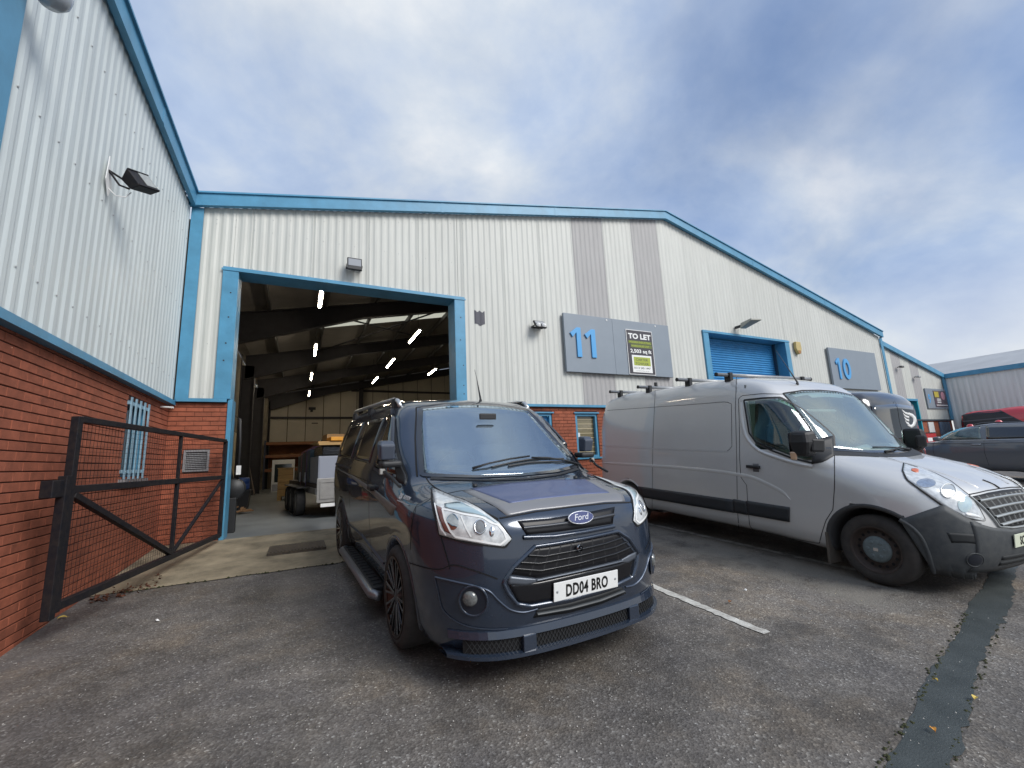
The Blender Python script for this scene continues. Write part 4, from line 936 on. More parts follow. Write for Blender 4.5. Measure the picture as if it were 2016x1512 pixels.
# windscreen
wt=px((818,801),(860,797),(930,795.5),(1000,797),(1043,802)); wb=px((876,917),(930,922),(1010,921),(1090,916),(1147,903))
FR=mat('glass_frit',(.012,.014,.018),.12,spec=.7,coat=.8)
def band(car,name,A,B,m,wd,**k):
    """frame strip following the four sides of a patch outline"""
    return car.line(name,list(A)+list(B[::-1])+[A[0]],m,wd,n=110,**k)
wsc=dv.patch('windscreen',[(-.765,1.20),(-.38,1.172),(0,1.165),(.38,1.172),(.765,1.20)],[(-.585,1.775),(-.3,1.812),(0,1.825),(.3,1.812),(.585,1.775)],GLW,24,14,'front',.005,.004,sm=True)[0]
dv.line('windscreen_border',[(-.765,1.20),(-.38,1.172),(0,1.165),(.38,1.172),(.765,1.20),(.715,1.4),(.655,1.6),(.585,1.775),(.3,1.812),(0,1.825),(-.3,1.812),(-.585,1.775),(-.655,1.6),(-.715,1.4),(-.765,1.20)],FR,.04,'front',.0075,n=160)
dv.line('windscreen_seal',[(-.80,1.19),(-.775,1.3),(-.72,1.5),(-.62,1.79),(-.3,1.843),(0,1.855),(.3,1.843),(.62,1.79),(.72,1.5),(.775,1.3),(.80,1.19)],GAP,.014,'front',.004,n=150)
dv.line('scuttle_panel',[(-.72,1.175),(-.35,1.148),(0,1.14),(.35,1.148),(.72,1.175)],TRIM,.035,'front',.006,n=60)
# interior seen through the glass
mb=MB(); mb.add([(-.10,-.72,1.13),(-.10,.72,1.13),(.34,.72,1.19),(.34,-.72,1.19),(.36,-.72,.8),(.36,.72,.8)],[(0,1,2,3),(3,2,5,4)]); mb.build('dashboard',mat('dash_reflection_grey',(.16,.20,.25),.6),dv.root)  # grey-blue tone lightened to paint in the dash-top reflection on the glass
st=MB().lathe([(.18,-.014),(.194,0),(.18,.014),(.166,0),(.18,-.014)],36,'x').build('steering_wheel',mat('dash_dark',(.02,.022,.026),.5),dv.root,smooth=True); st.matrix_local=Matrix.Translation((.33,.38,1.22))@Matrix.Rotation(R(-28),4,'Y')
MB().bar((0,-.17,0),(0,.17,0),.03,.05).build('spoke',MATS['dash_dark'],st); MB().bar((0,0,0),(0,0,-.17),.03,.05).build('spoke',MATS['dash_dark'],st)
SEAT=mat('seat_grey',(.035,.04,.05),.8)
for y in (.42,-.25,-.62): MB().box((.78,y-.22,.55),(.95,y+.22,1.42)).build('seat_back',SEAT,dv.root,bevel=.06); MB().box((.80,y-.12,1.44),(.92,y+.12,1.62)).build('head_restraint',SEAT,dv.root,bevel=.05)
MB().box((.98,-.8,.3),(1.0,.8,1.8)).build('bulkhead',mat('bulk_grey',(.05,.06,.08),.8),dv.root)
MB().box((.42,-.09,1.66),(.44,.09,1.72)).build('interior_mirror',DARK,dv.root,bevel=.01)
# bonnet graphics and edges
STRIPE=PAINT('bonnet_sky_reflection_blue',(.10,.125,.23),.45,.3,.15); SILV=PAINT('stripe_silver',(.25,.25,.26),.45,.45,.2)  # centre panel's blue is brightened to carry the sky's reflection
dv.patch('bonnet_stripe_border',[(-.60,1.105),(-.3,1.125),(.3,1.125),(.60,1.105)],[(-.50,.985),(-.3,1.0),(.3,1.0),(.50,.985)],SILV,24,14,'front',.0012,.0)
dv.patch('bonnet_panel',[(-.53,1.112),(-.2,1.128),(.2,1.128),(.53,1.112)],[(-.43,1.045),(-.2,1.053),(.2,1.053),(.43,1.045)],STRIPE,24,10,'front',.0024,.0)
for y in (-.47,.47): 
    p=dv.body.top([(-.30,y)])[0]; MB().lathe([(.0,.016),(.016,.014),(.02,0)],14,'z',tuple(p)).build('washer_jet',TRIM,dv.root,smooth=True)
dv.line('bonnet_gap',[(-.55,.975),(-.3,.992),(0,.997),(.3,.992),(.55,.975)],GAP,.010,'front',.002,n=60)
for sg in (1,-1): dv.line('bonnet_gap',[(sg*.56,.97),(sg*.66,1.04),(sg*.74,1.12),(sg*.745,1.19)],GAP,.010,'front',.002,n=30,sm=True)
# headlights
LENS=mat('lamp_housing',(.80,.82,.82),.2,metal=.15,coat=1.,coat_r=.02,var=.35,vs=22,col2=(.48,.50,.51))
hp=[dv.patch('headlight',px((850,961),(893,979),(912,985),(944,1002),(983,1030),(1006,1060)),px((866,1052),(900,1062),(929,1067),(960,1073),(992,1076),(1006,1062)),LENS,24,10,'px',.006,.02,mirror=True)][0]
hpar=hp
dv.line('lamp_seal',px((850,960),(893,978),(912,984),(944,1001),(983,1029),(1007,1060),(995,1078),(929,1070),(866,1054),(850,990),(850,960)),GAP,.012,'px',.004,n=80,mirror=True,parent=hpar)
WL=mat('lamp_trim_white',(.86,.87,.86),.15,coat=.5); AMB=mat('amber_lens',(.16,.06,.05),.2,coat=1.); CLR=mat('lamp_blue_clear',(.42,.55,.60),.08,metal=.3,coat=1.)
dv.line('lamp_trim',px((871,1003),(890,1007),(912,1013),(935,1017),(950,1020),(967,1030),(980,1034)),WL,.012,'px',.0085,n=40,mirror=True,parent=hpar,sm=True)
dv.line('lamp_trim',px((872,1004),(877,1024),(888,1046),(898,1057),(930,1063),(970,1070),(985,1072),(997,1062),(992,1048),(980,1034)),WL,.012,'px',.0085,n=60,mirror=True,parent=hpar)
dv.line('lamp_trim',px((856,992),(862,1015),(869,1040),(880,1054)),WL,.008,'px',.0085,n=30,mirror=True,parent=hpar)
dv.line('lamp_trim',px((908,1017),(918,1040),(928,1057)),WL,.008,'px',.0085,n=20,mirror=True,parent=hpar)
dv.patch('running_lamp',px((875,993),(905,989),(930,1001),(960,1018),(978,1031)),px((876,1000),(912,1010),(935,1013),(956,1018),(976,1031)),CLR,18,4,'px',.0075,.0,mirror=True,parent=hpar)
dv.patch('indicator_lens',px((859,996),(866,1022),(876,1046)),px((870,1001),(876,1024),(890,1052)),AMB,12,4,'px',.0078,.0,mirror=True,parent=hpar)
def ring_px(car,name,c,rr,m,off,par,n=24,fill=True,ry=None,mirror=True,mode='px'):
    ry=ry or rr; th=np.linspace(0,2*math.pi,n,endpoint=False); P=car.pts([(c[0]+rr*math.cos(t),c[1]+ry*math.sin(t)) for t in th]+[c],mode); Nn=car.body.normal(P); nn=Nn.mean(0); outs=[]
    for k in ((0,1) if mirror else (0,)):
        V=P+nn*off; V[-1]=V[:-1].mean(0)+nn*(.010 if fill else 0)
        if k: V=V*[1,-1,1]
        mb=MB(); mb.v=[tuple(v) for v in V]
        if fill: mb.f=[(i,(i+1)%n,n) for i in range(n)]; outs.append(mb.build(name,m,par[k] if isinstance(par,(list,tuple)) else par,smooth=True))
        else: outs.append(MB().tube([tuple(v) for v in V[:-1]]+[tuple(V[0])],.005,6,False).build(name,m,par[k] if isinstance(par,(list,tuple)) else par,smooth=True))
    return outs
ring_px(dv,'lamp_reflector',(892,1028),12,mat('reflector',(.75,.76,.78),.08,metal=1.,var=.3,vs=40),.008,hpar,ry=16)
ring_px(dv,'projector_lens',(945,1038),9.5,mat('projector',(.20,.21,.22),.05,coat=1.),.009,hpar,ry=12)
ring_px(dv,'projector_ring',(945,1038),11,CHROME,.009,hpar,fill=False,ry=13.5)
ring_px(dv,'lamp_reflector',(968,1047),5,MATS['reflector'],.008,hpar,ry=10)
# upper grille, badge
GR1=GLOSSB
GRB=mat('grille_black',(.007,.007,.009),.35,spec=.3)
ug=dv.patch('upper_grille',px((1019,1026),(1080,1021),(1140,1012),(1210,998)),px((1036,1053),(1090,1048),(1150,1040),(1206,1031)),GRB,24,5,'px',.003,.0)[0]
dv.line('grille_bar',px((1030,1040),(1080,1035),(1140,1027),(1207,1014)),mat('bar_grey',(.06,.065,.075),.35,metal=.4),.024,'px',.004,n=40,raise_=.014,parent=ug)
dv.line('grille_lip',px((1030,1058),(1090,1056),(1150,1047),(1208,1036)),NAVY,.03,'px',.0,n=40,raise_=.018)
pb=dv.body.front([(0,.925)])[0]; nb_=dv.body.normal(pb[None])[0]
bd=empty('badge',tuple(pb+nb_*.022)); bd.parent=dv.root
bx_=np.cross([0,0,1.],nb_); bx_/=np.linalg.norm(bx_); bz_=np.cross(nb_,bx_); bd.matrix_local=mtx(pb+nb_*.022,bx_,bz_,nb_)
def ellipse(a,b,n=40): return [(a*math.cos(2*math.pi*i/n),b*math.sin(2*math.pi*i/n),0) for i in range(n)]
MB().prism(ellipse(.104,.044),(0,0,.012)).build('badge_rim',mat('badge_rim_silver',(.50,.52,.56),.3,metal=.5),bd,bevel=.003)
MB().prism([(x,y,.012) for x,y,z in ellipse(.098,.038)],(0,0,.003)).build('badge_field',mat('badge_blue',(.012,.028,.14),.35,spec=.3),bd)
tx=text('badge_script','Ford',.058,mat('badge_silver',(.62,.64,.68),.4),bd,Matrix.Translation((-.006,-.017,.015)),.001,1.05,.0,'CENTER',shear=.4)
# main grille
mg=dv.patch('main_grille',px((1053,1080),(1100,1073),(1160,1062),(1217,1050)),px((1002,1130),(1060,1138),(1140,1121),(1222,1101),(1248,1087)),GRB,28,8,'px',.003,.0)[0]
BARK=mat('grille_slat_black',(.012,.013,.016),.25,spec=.4)
for b_ in (px((1040,1093),(1070,1095),(1130,1084),(1190,1070),(1222,1059)),px((1025,1107),(1061,1109),(1130,1096),(1209,1077),(1232,1067)),px((1013,1119),(1063,1123),(1135,1109),(1209,1090),(1240,1077))):
    dv.line('grille_bar',b_,BARK,.016,'px',.004,n=50,raise_=.014,parent=mg)
for k in range(8):
    t=(k+.5)/8; dv.line('grille_upright',px((1053+164*t,1080-29*t),(1030+200*t,1134-34*t)),mat('grille_dim',(.014,.014,.016),.5),.008,'px',.004,n=6,parent=mg)
MB().lathe([(0,.02),(.02,.018),(.026,.0),(.02,-.01)],14,'x',tuple(dv.body.px([(1137,1078)],dv.fr)[0]-[.02,0,0])).build('grille_emblem',CHROME,mg,smooth=True)
lp_=dv.patch('plate_panel',px((1000,1150),(1060,1145),(1140,1127),(1222,1108),(1250,1095)),px((1020,1186),(1045,1188),(1130,1172),(1200,1152),(1244,1133)),mat('plate_panel_black',(.006,.006,.008),.2,spec=.35,coat=.3),28,6,'px',.004,.0)[0]
TGB=mat('trim_grey_blue',(.11,.125,.15),.35,metal=.4)
dv.patch('grille_trim',px((1002,1134),(1030,1137),(1058,1140)),px((999,1150),(1035,1152),(1058,1145)),TGB,10,3,'px',.007,.0); dv.patch('grille_trim',px((1222,1102),(1238,1092),(1252,1086)),px((1222,1107),(1236,1108),(1250,1098)),TGB,10,3,'px',.007,.0)
dv.line('grille_lip',px((1056,1142),(1140,1124),(1224,1104)),TGB,.014,'px',.006,n=30,raise_=.01)
dv.line('grille_surround',px((1053,1076),(1100,1069),(1160,1058),(1215,1046),(1237,1060),(1256,1088),(1252,1115),(1244,1136),(1200,1157),(1120,1179),(1045,1193),(1018,1189),(1000,1167),(991,1147),(1010,1118),(1053,1076)),NAVY,.026,'px',.004,n=150,raise_=.012)
# number plate
pp=dv.body.front([(0,.52),(0,.47),(0,.57)]); nn=dv.body.normal(pp[:1])[0]; nn[1]=0; nn/=np.linalg.norm(nn); xx=np.array([0,-1.,0]); 
bx_=np.cross([0,0,1.],nn); bx_/=np.linalg.norm(bx_); bz_=np.cross(nn,bx_)
npl=empty('number_plate'); npl.parent=dv.root; npl.matrix_local=mtx(pp[0]+nn*.012,bx_,bz_,nn)
def plate(par,txt,bg,fs=.100,sx=.68):
    MB().box((-.26,-.056,-.004),(.26,.056,.004)).build('plate_base',bg,par,bevel=.003)
    text('plate_lettering',txt,fs,mat('plate_black',(.006,.006,.006),.4),par,Matrix.Translation((0,-.036,.0045)),.0012,sx,.0030,'CENTER',1.08)
plate(npl,'DD04 BRO',mat('plate_white',(.80,.81,.80),.35))
for x in (-.235,.235): MB().lathe([(0,.003),(.007,.002),(.009,0)],10,'z',(x,0,.004)).build('plate_screw',GALV,npl)
# bumper, fog lamps, lower intake
MESHB=mat('mesh_black',(.008,.008,.009),.5,bump=.6,bs=120)
li=dv.patch('lower_intake',px((1058,1199),(1120,1187),(1180,1170),(1223,1155)),px((1050,1216),(1120,1206),(1185,1188),(1232,1168)),mat('intake_dark',(.010,.012,.014),.6),20,4,'px',.004,.0)[0]
dv.line('intake_bar',px((1056,1207),(1120,1196),(1180,1180),(1226,1162)),mat('intake_bar',(.035,.042,.048),.45),.012,'px',.006,n=24,raise_=.018,parent=li)
for sg in (1,-1):
    c=(sg*.735,.52); rg=[]
    P=dv.body.front([c])[0]; n1_=dv.body.normal(P[None])[0]
    fx=np.cross([0,0,1.],n1_); fx/=np.linalg.norm(fx); fz=np.cross(n1_,fx); fo=empty('fog_lamp'); fo.parent=dv.root; fo.matrix_local=mtx(P,fx,fz,n1_)
    MB().lathe([(.078,.002),(.085,.010),(.092,.002)],30,'z').build('fog_bezel',NAVY,fo,smooth=True); MB().lathe([(0,.002),(.078,.003)],30,'z').build('fog_recess',mat('fog_recess',(.010,.014,.024),.5),fo)
    MB().lathe([(0,.024),(.025,.022),(.042,.012),(.046,.0)],24,'z',(sg*-.02 if sg>0 else .02,.012,0)).build('fog_lens',mat('fog_glass',(.16,.17,.17),.08,coat=1.,var=.5,vs=60),fo,smooth=True)
dv.line('bumper_crease',px((856,1136),(862,1160),(876,1205),(888,1216),(920,1232),(960,1238),(1000,1237)),mat('navy_edge',(.07,.09,.13),.3,metal=.4),.008,'px',.003,n=60,mirror=True,sm=True)
dv.line('bumper_crease',px((857,1136),(900,1146),(940,1155),(962,1163),(985,1185),(1005,1200),(1030,1205),(1058,1198)),MATS['navy_edge'],.010,'px',.003,n=60,mirror=True,sm=True,raise_=.005)
dv.line('wing_gap',px((867,1053),(884,1110),(886,1120)),GAP,.008,'px',.002,n=20,mirror=True); dv.line('bumper_gap',px((806,1108),(840,1118),(870,1120),(886,1113),(930,1122),(980,1140)),GAP,.007,'px',.002,n=40,mirror=True,sm=True)
# splitter
SPL=NAVY; nS=36; ysp=np.linspace(-.90,.90,nS+1)
def edge(y,ext): return dv.body.front([(y,.33)])[0][0]-ext
ex=[edge(y,0) for y in ysp]
mb=MB()
prof=[(.0,.30),(-.012,.285),(-.030,.20),(-.045,.195)]
def sp_strip(name,zs,exts,m,ya=-.90,yb=.90,par=None):
    ysx=np.linspace(ya,yb,nS+1); e0=dv.body.front(np.stack([ysx,ysx*0+.33],1))[:,0]; mb=MB()
    for z,e in zip(zs,exts):
        for x,y in zip(e0,ysx): mb.v.append((x-e,y,z))
    for j in range(len(zs)-1):
        for i in range(nS): q=nS+1; mb.f.append((j*q+i,j*q+i+1,(j+1)*q+i+1,(j+1)*q+i))
    return mb.build(name,m,par or dv.root,smooth=False)
spl=sp_strip('front_splitter',[.345,.34,.300,.297],[-.02,.014,.026,.0],SPL,-.85,.85)
sp_strip('splitter_blade',[.190,.215,.220,.215,.195,.186],[-.25,-.20,.02,.045,.047,-.1],SPL,-.86,.86,par=spl)
sp_strip('splitter_mesh',[.297,.218],[.002,.006],mat('mesh_backing',(.006,.006,.007),.7),-.78,.78,spl)
# diamond wire on the mesh
mb=MB()
for k in range(-1,66):
    for s_ in (1,-1):
        y0=-.80+k*.025; y1=y0+s_*.05
        if abs(y0)<.78 and abs(y1)<.78:
            a=dv.body.front([(y0,.33),(y1,.33)])[:,0]; mb.bar((a[0]-.006,y0,.297),(a[1]-.011,y1,.218),.004,.004)
mb.build('splitter_wire',mat('wire_black',(.03,.032,.035),.35),spl)
for y in (.42,-.42): 
    a=edge(y,0); mb=MB(); mb.box((a-.036,y-.045,.205),(a+.03,y+.045,.305)); mb.build('splitter_stay',SPL,spl,bevel=.006)
# side: window, door gaps, stripe, lettering
for s0 in (0,):
    win=dv.patch('door_window',[(.20,1.20),(.5,1.22),(.92,1.24)],[(.62,1.55),(.74,1.66),(.92,1.705)],GLS,16,10,'side',.005,.004,mirror=True)
    dv.line('window_seal',[(.10,1.155),(.5,1.195),(.95,1.225),(.95,1.73),(.76,1.69),(.60,1.57),(.10,1.155)],TRIM,.03,'side',.007,n=70,mirror=True)
    dv.patch('wind_deflector',[(.42,1.40),(.64,1.60),(.76,1.70),(.95,1.735)],[(.46,1.35),(.68,1.54),(.80,1.635),(.95,1.67)],mat('deflector',(.012,.012,.014),.08,spec=.8,coat=.8),16,3,'side',.030,.02,mirror=True)
    dv.line('door_gap',[(-.36,1.12),(-.40,.95),(-.38,.75)],GAP,.008,'side',.002,n=20,mirror=True); dv.line('door_gap',[(1.02,1.80),(1.02,1.2),(1.03,.45),(.95,.33),(.5,.30)],GAP,.008,'side',.002,n=50,mirror=True)
    dv.line('door_gap',[(2.25,1.80),(2.25,1.0),(2.22,.7)],GAP,.008,'side',.002,n=40,mirror=True); dv.line('slide_rail',[(2.25,1.17),(3.75,1.17)],TRIM,.03,'side',.003,n=30,mirror=True)
    dv.line('body_crease',[(.95,1.09),(2.2,1.10),(3.7,1.12)],GAP,.006,'side',.002,n=40,mirror=True)
    dv.patch('rear_window',[(1.2,1.26),(2.1,1.27)],[(1.2,1.72),(2.1,1.73)],mat('dark_glass_side',(.012,.014,.022),.08,coat=1.),10,8,'side',.003,.003,mirror=True)
    dv.patch('rear_window',[(2.35,1.27),(3.5,1.28)],[(2.35,1.73),(3.45,1.72)],MATS['dark_glass_side'],10,8,'side',.003,.003,mirror=True)
    dv.patch('side_stripe',[(.12,.90),(.8,.99),(2.2,1.075),(3.6,1.11)],[(-.02,.985),(.8,1.045),(2.2,1.10),(3.6,1.125)],mat('stripe_side',(.22,.215,.20),.4,metal=.3),30,3,'side',.0016,.0,mirror=True)
    dv.line('sill_crease',[(.5,.46),(1.5,.52),(2.45,.50)],MATS['navy_edge'],.02,'side',.002,n=30,mirror=True,raise_=.008)
    dv.patch('door_handle',[(.78,1.03),(.95,1.035)],[(.78,1.07),(.95,1.075)],TRIM,6,2,'side',.035,.02,mirror=True)
pt=dv.body.side([(-.02,1.045)])[0]; n_=dv.body.normal(pt[None])[0]; ex_=np.array([-1.,0,0]); ex_-=n_*(ex_@n_); ex_/=np.linalg.norm(ex_); ez_=np.cross(n_,ex_)
TXT=mat('lettering_silver',(.55,.56,.58),.35,metal=.3)
text('side_lettering','RS',.062,TXT,dv.root,mtx(pt+n_*.003,ex_,ez_,n_),.0008,1.0,.002,shear=.2); text('side_lettering','EDITION',.042,TXT,dv.root,mtx(pt+n_*.003+ex_*.10+ez_*.012,ex_,ez_,n_),.0008,.8,.0008,shear=.2)
MB().add([tuple(pt+n_*.004+ex_*a+ez_*b) for a,b in ((.0,-.018),(.26,-.018),(.26,-.010),(.0,-.010))],[(0,1,2,3)]).build('lettering_underline',TXT,dv.root)
# roof rails, antenna, side steps
for sg in (1,-1):
    MB().tube([(.88,sg*.73,1.81),(.96,sg*.735,1.875),(1.10,sg*.74,1.90),(3.4,sg*.74,1.94),(3.55,sg*.735,1.91),(3.62,sg*.73,1.85)],.022,10).build('roof_rail',mat('rail_alu',(.55,.56,.57),.3,metal=.8),dv.root,smooth=True)
    for x in (1.05,2.3,3.45): MB().box((x-.06,sg*.74-.025,1.78),(x+.06,sg*.74+.025,1.905)).build('rail_foot',TRIM,dv.root,bevel=.01)
    mb=MB(); mb.tube([(.52,sg*.98,.20),(.60,sg*1.03,.205),(2.35,sg*1.03,.205),(2.43,sg*.98,.20)],.038,12); mb.build('side_step',mat('step_alu',(.30,.31,.33),.35,metal=.7),dv.root,smooth=True)
    MB().box((.62,sg*.90 if sg>0 else -1.02,.205),(2.33,sg*1.02 if sg>0 else -.90,.243)).build('step_tread',TRIM,dv.root,bevel=.008)
    for x in np.arange(.7,2.3,.11): MB().box((x,(.92 if sg>0 else -1.0),.243),(x+.05,(1.0 if sg>0 else -.92),.250)).build('tread_pad',PLAS,dv.root)
pa=dv.body.top([(.98,-.18)])[0]; MB().tube([tuple(pa),tuple(pa+[-.0,0,.02]),tuple(pa+[.05,.02,.26]),tuple(pa+[.08,.03,.36])],[.02,.012,.003,.002],8).build('antenna',PLAS,dv.root)
# mirrors
for sg in (1,-1):
    def bx8(lo,hi): return [(x,sg*y,z) for x,y,z in ((lo[0],lo[1],lo[2]),(hi[0],lo[1],lo[2]),(hi[0],hi[1],lo[2]),(lo[0],hi[1],lo[2]),(lo[0],lo[1],hi[2]),(hi[0],lo[1],hi[2]),(hi[0],hi[1],hi[2]),(lo[0],hi[1],hi[2]))]
    F8=[(0,1,2,3),(4,7,6,5),(0,4,5,1),(1,5,6,2),(2,6,7,3),(3,7,4,0)]
    mir=MB().add(bx8((.14,.90,1.265),(.29,1.06,1.318)),F8).build('door_mirror',TRIM,dv.root,bevel=.02)
    v=[(x,sg*y,z) for x,y,z in ((.17,.955,1.325),(.27,.955,1.325),(.27,1.065,1.325),(.18,1.06,1.325),(.15,.955,1.44),(.27,.955,1.455),(.27,1.075,1.455),(.16,1.07,1.44),(.19,.965,1.475),(.27,.965,1.48),(.27,1.06,1.48),(.195,1.06,1.475))]
    mb=MB(); mb.v=v; mb.f=[(0,3,2,1),(0,1,5,4),(1,2,6,5),(2,3,7,6),(3,0,4,7),(4,5,9,8),(5,6,10,9),(6,7,11,10),(7,4,8,11),(8,9,10,11)]; mb.build('mirror_cap',mat('mirror_grey',(.055,.068,.095),.4,coat=.3),mir,bevel=.012)
    MB().add(bx8((.271,.97,1.34),(.276,1.06,1.46)),F8).build('mirror_glass',CHROME,mir)
    MB().add(bx8((.16,1.03,1.215),(.20,1.07,1.26)),F8).build('camera_pod',mat('pod_grey',(.35,.35,.33),.5),mir,bevel=.006)
    MB().tube([(.2,sg*1.05,1.25),(.05,sg*1.0,1.19),(-.12,sg*.985,1.14)],.012,8).build('mirror_cable',PLAS,mir)
    if sg>0: dv.patch('mirror_sail',[(.06,1.13),(.20,1.15)],[(.30,1.31),(.36,1.33)],TRIM,6,5,'side',.012,.01,mirror=True)
# wipers
def wiper(pts,r0=.012):
    P=dv.body.px(pts,dv.fr); Nn=dv.body.normal(P); return MB().tube([tuple(p+n*(.030 if i else .02)) for i,(p,n) in enumerate(zip(P,Nn))],[r0]+[.008]*(len(P)-1),8).build('wiper',TRIM,dv.root,smooth=True)
w1=wiper([(930,926),(960,918),(1000,909),(1040,903)]); w2=wiper([(1140,918),(1110,911),(1075,906),(1045,906)])
for par,pts in ((w1,[(968,922),(1010,912),(1040,907),(1108,905)]),(w2,[(1000,920),(1040,913),(1080,911),(1125,912)])):
    P=dv.body.px(pts,dv.fr); Nn=dv.body.normal(P); MB().tube([tuple(p+n*.014) for p,n in zip(P,Nn)],.008,6).build('wiper_blade',PLAS,par)
# wheels
BW=mat('alloy_black',(.010,.010,.012),.22,metal=.3,coat=1.); 
def alloy(car,c,r,ri,wd,sg):
    wl=tyre_part(car.root,c,r,ri,wd,sg,RUB)
    yo=sg*(wd/2)
    MB().lathe([(ri-.005,yo*.98),(ri-.022,yo*.9),(ri-.03,-yo),(ri-.005,-yo)],48,'y',c).build('rim_barrel',BW,wl,smooth=True)
    MB().lathe([(ri+.006,yo*1.02),(ri-.004,yo*1.05),(ri-.016,yo*.98)],48,'y',c).build('rim_lip',mat('rim_scuffed',(.12,.10,.085),.4,metal=.7,var=.5,vs=30),wl,smooth=True)
    mb=MB()
    for k in range(10):
        a=2*math.pi*k/10
        for da in (-.13,.13):
            p0=(c[0]+.055*math.cos(a),c[1]+yo*.80,c[2]+.055*math.sin(a)); p1=(c[0]+(ri-.012)*math.cos(a+da),c[1]+yo*.93,c[2]+(ri-.012)*math.sin(a+da)); mb.bar(p0,p1,.020,.03,(0,1,0))
    mb.build('rim_spokes',BW,wl,bevel=.004)
    MB().lathe([(0,yo*.92),(.03,yo*.92),(.06,yo*.84),(.07,yo*.6)],24,'y',c).build('hub_cap',mat('hub_grey',(.10,.11,.115),.4,metal=.5),wl,smooth=True)
    MB().lathe([(0,-yo*.2),(.16,-yo*.2),(.16,-yo*.35),(0,-yo*.35)],30,'y',c).build('brake_disc',mat('brake',(.10,.10,.11),.4,metal=.8),wl)
for ax in (0,2.933):
    for sg in (1,-1): alloy(dv,(ax,sg*.872,.350),.350,.268,.235,sg)

# ================================================================ silver van
SILVER=PAINT('van_silver',(.60,.60,.595),.36,.22,var=.04,vs=2)
gv=Car('tall_panel_van','tall silver panel van with dark rubbing strips and roof bars','van',5.968,2.384,.049)
GS=[(-.60,.20),(-.68,.32),(-.705,.46),(-.70,.60),(-.665,.76),(-.60,.89),(-.42,1.01),(-.10,1.13),(.18,1.215),(.30,1.29),(.58,1.63),(.84,1.94),(1.02,2.10),(1.30,2.205),(1.8,2.26),(3.0,2.27),(4.25,2.25),(4.48,2.19),(4.57,2.02),(4.62,1.2),(4.62,.5),(4.55,.32),(3.0,.27),(1.0,.25),(-.35,.19)]
gv.body=Body(GS,[(.15,.90),(.30,.945),(.5,.975),(.9,.99),(1.2,.98),(1.55,.94),(1.9,.885),(2.1,.85),(2.3,.80)],(.13,.34,.12),crown=.05,k=.14,fx=(.2,1.5),rx=(3.6,4.4),wn=.97,zb=(1.05,1.5))
gwh=lambda C:(C[:,2]>1.30)&(C[:,2]<1.91)&(C[:,0]<1.0)&(np.abs(C[:,1])<.735-(C[:,2]-1.2)*.12)&(C[:,0]>.1)&(C[:,0]<.95)&((C[:,2]-1.24)/(.74)<(C[:,0]-.15)/.6+.25)
gsh=lambda C:(C[:,2]>1.25)&(C[:,2]<1.83)&(C[:,0]<1.17)&(np.abs(C[:,1])>.8)&(C[:,0]>.66)
gv.shell(SILVER,[(0,.315,.415),(3.66,.315,.40)],[gwh,gsh],xa=.3,xb=3.8,zc=1.05)
gv.arch(0,.315,.415,mat('arch_grey',(.05,.052,.055),.6),lip=.03,out=.006); gv.arch(3.66,.315,.40,SILVER,lip=.025,out=.004)
GLW2=glassmat('windscreen_glass_clear',(.50,.58,.58),.20,(.66,.82,.80),.03,dusty=.25,rcol=(.9,1.,.98))
wsg=gv.patch('windscreen',[(-.78,1.275),(-.4,1.235),(0,1.225),(.4,1.235),(.78,1.275)],[(-.70,1.935),(-.35,1.975),(0,1.985),(.35,1.975),(.70,1.935)],GLW2,24,14,'front',.005,.004,sm=True)[0]
gv.line('windscreen_seal',[(-.79,1.265),(-.77,1.5),(-.74,1.75),(-.71,1.945),(-.35,1.988),(0,1.998),(.35,1.988),(.71,1.945),(.74,1.75),(.77,1.5),(.79,1.265)],GAP,.018,'front',.006,n=150)
gv.line('windscreen_border',[(-.78,1.275),(-.4,1.235),(0,1.225),(.4,1.235),(.78,1.275)],FR,.05,'front',.008,n=80)
gv.line('scuttle_panel',[(-.80,1.245),(-.4,1.20),(0,1.188),(.4,1.20),(.80,1.245)],TRIM,.10,'front',.006,n=60)
mb=MB(); mb.add([(.28,-.8,1.17),(.28,.8,1.17),(.60,.8,1.22),(.60,-.8,1.22),(.62,-.8,.8),(.62,.8,.8)],[(0,1,2,3),(3,2,5,4)]); mb.build('dashboard',mat('dash_pale',(.16,.18,.18),.6),gv.root)
for y in (.45,-.2,-.6): MB().box((1.10,y-.22,.7),(1.26,y+.22,1.58)).build('seat_back',SEAT,gv.root,bevel=.06); MB().box((1.12,y-.12,1.60),(1.23,y+.12,1.80)).build('head_restraint',SEAT,gv.root,bevel=.05)
MB().box((1.30,-.85,.4),(1.32,.85,2.1)).build('bulkhead',mat('bulk_pale',(.22,.24,.24),.8),gv.root); MB().box((.70,.05,1.70),(.86,.62,1.74)).build('sun_visor',mat('visor',(.45,.46,.44),.8),gv.root,bevel=.02)
st=MB().lathe([(.18,-.014),(.194,0),(.18,.014),(.166,0),(.18,-.014)],36,'x').build('steering_wheel',MATS['dash_dark'],gv.root,smooth=True); st.matrix_local=Matrix.Translation((.68,.42,1.27))@Matrix.Rotation(R(-35),4,'Y')
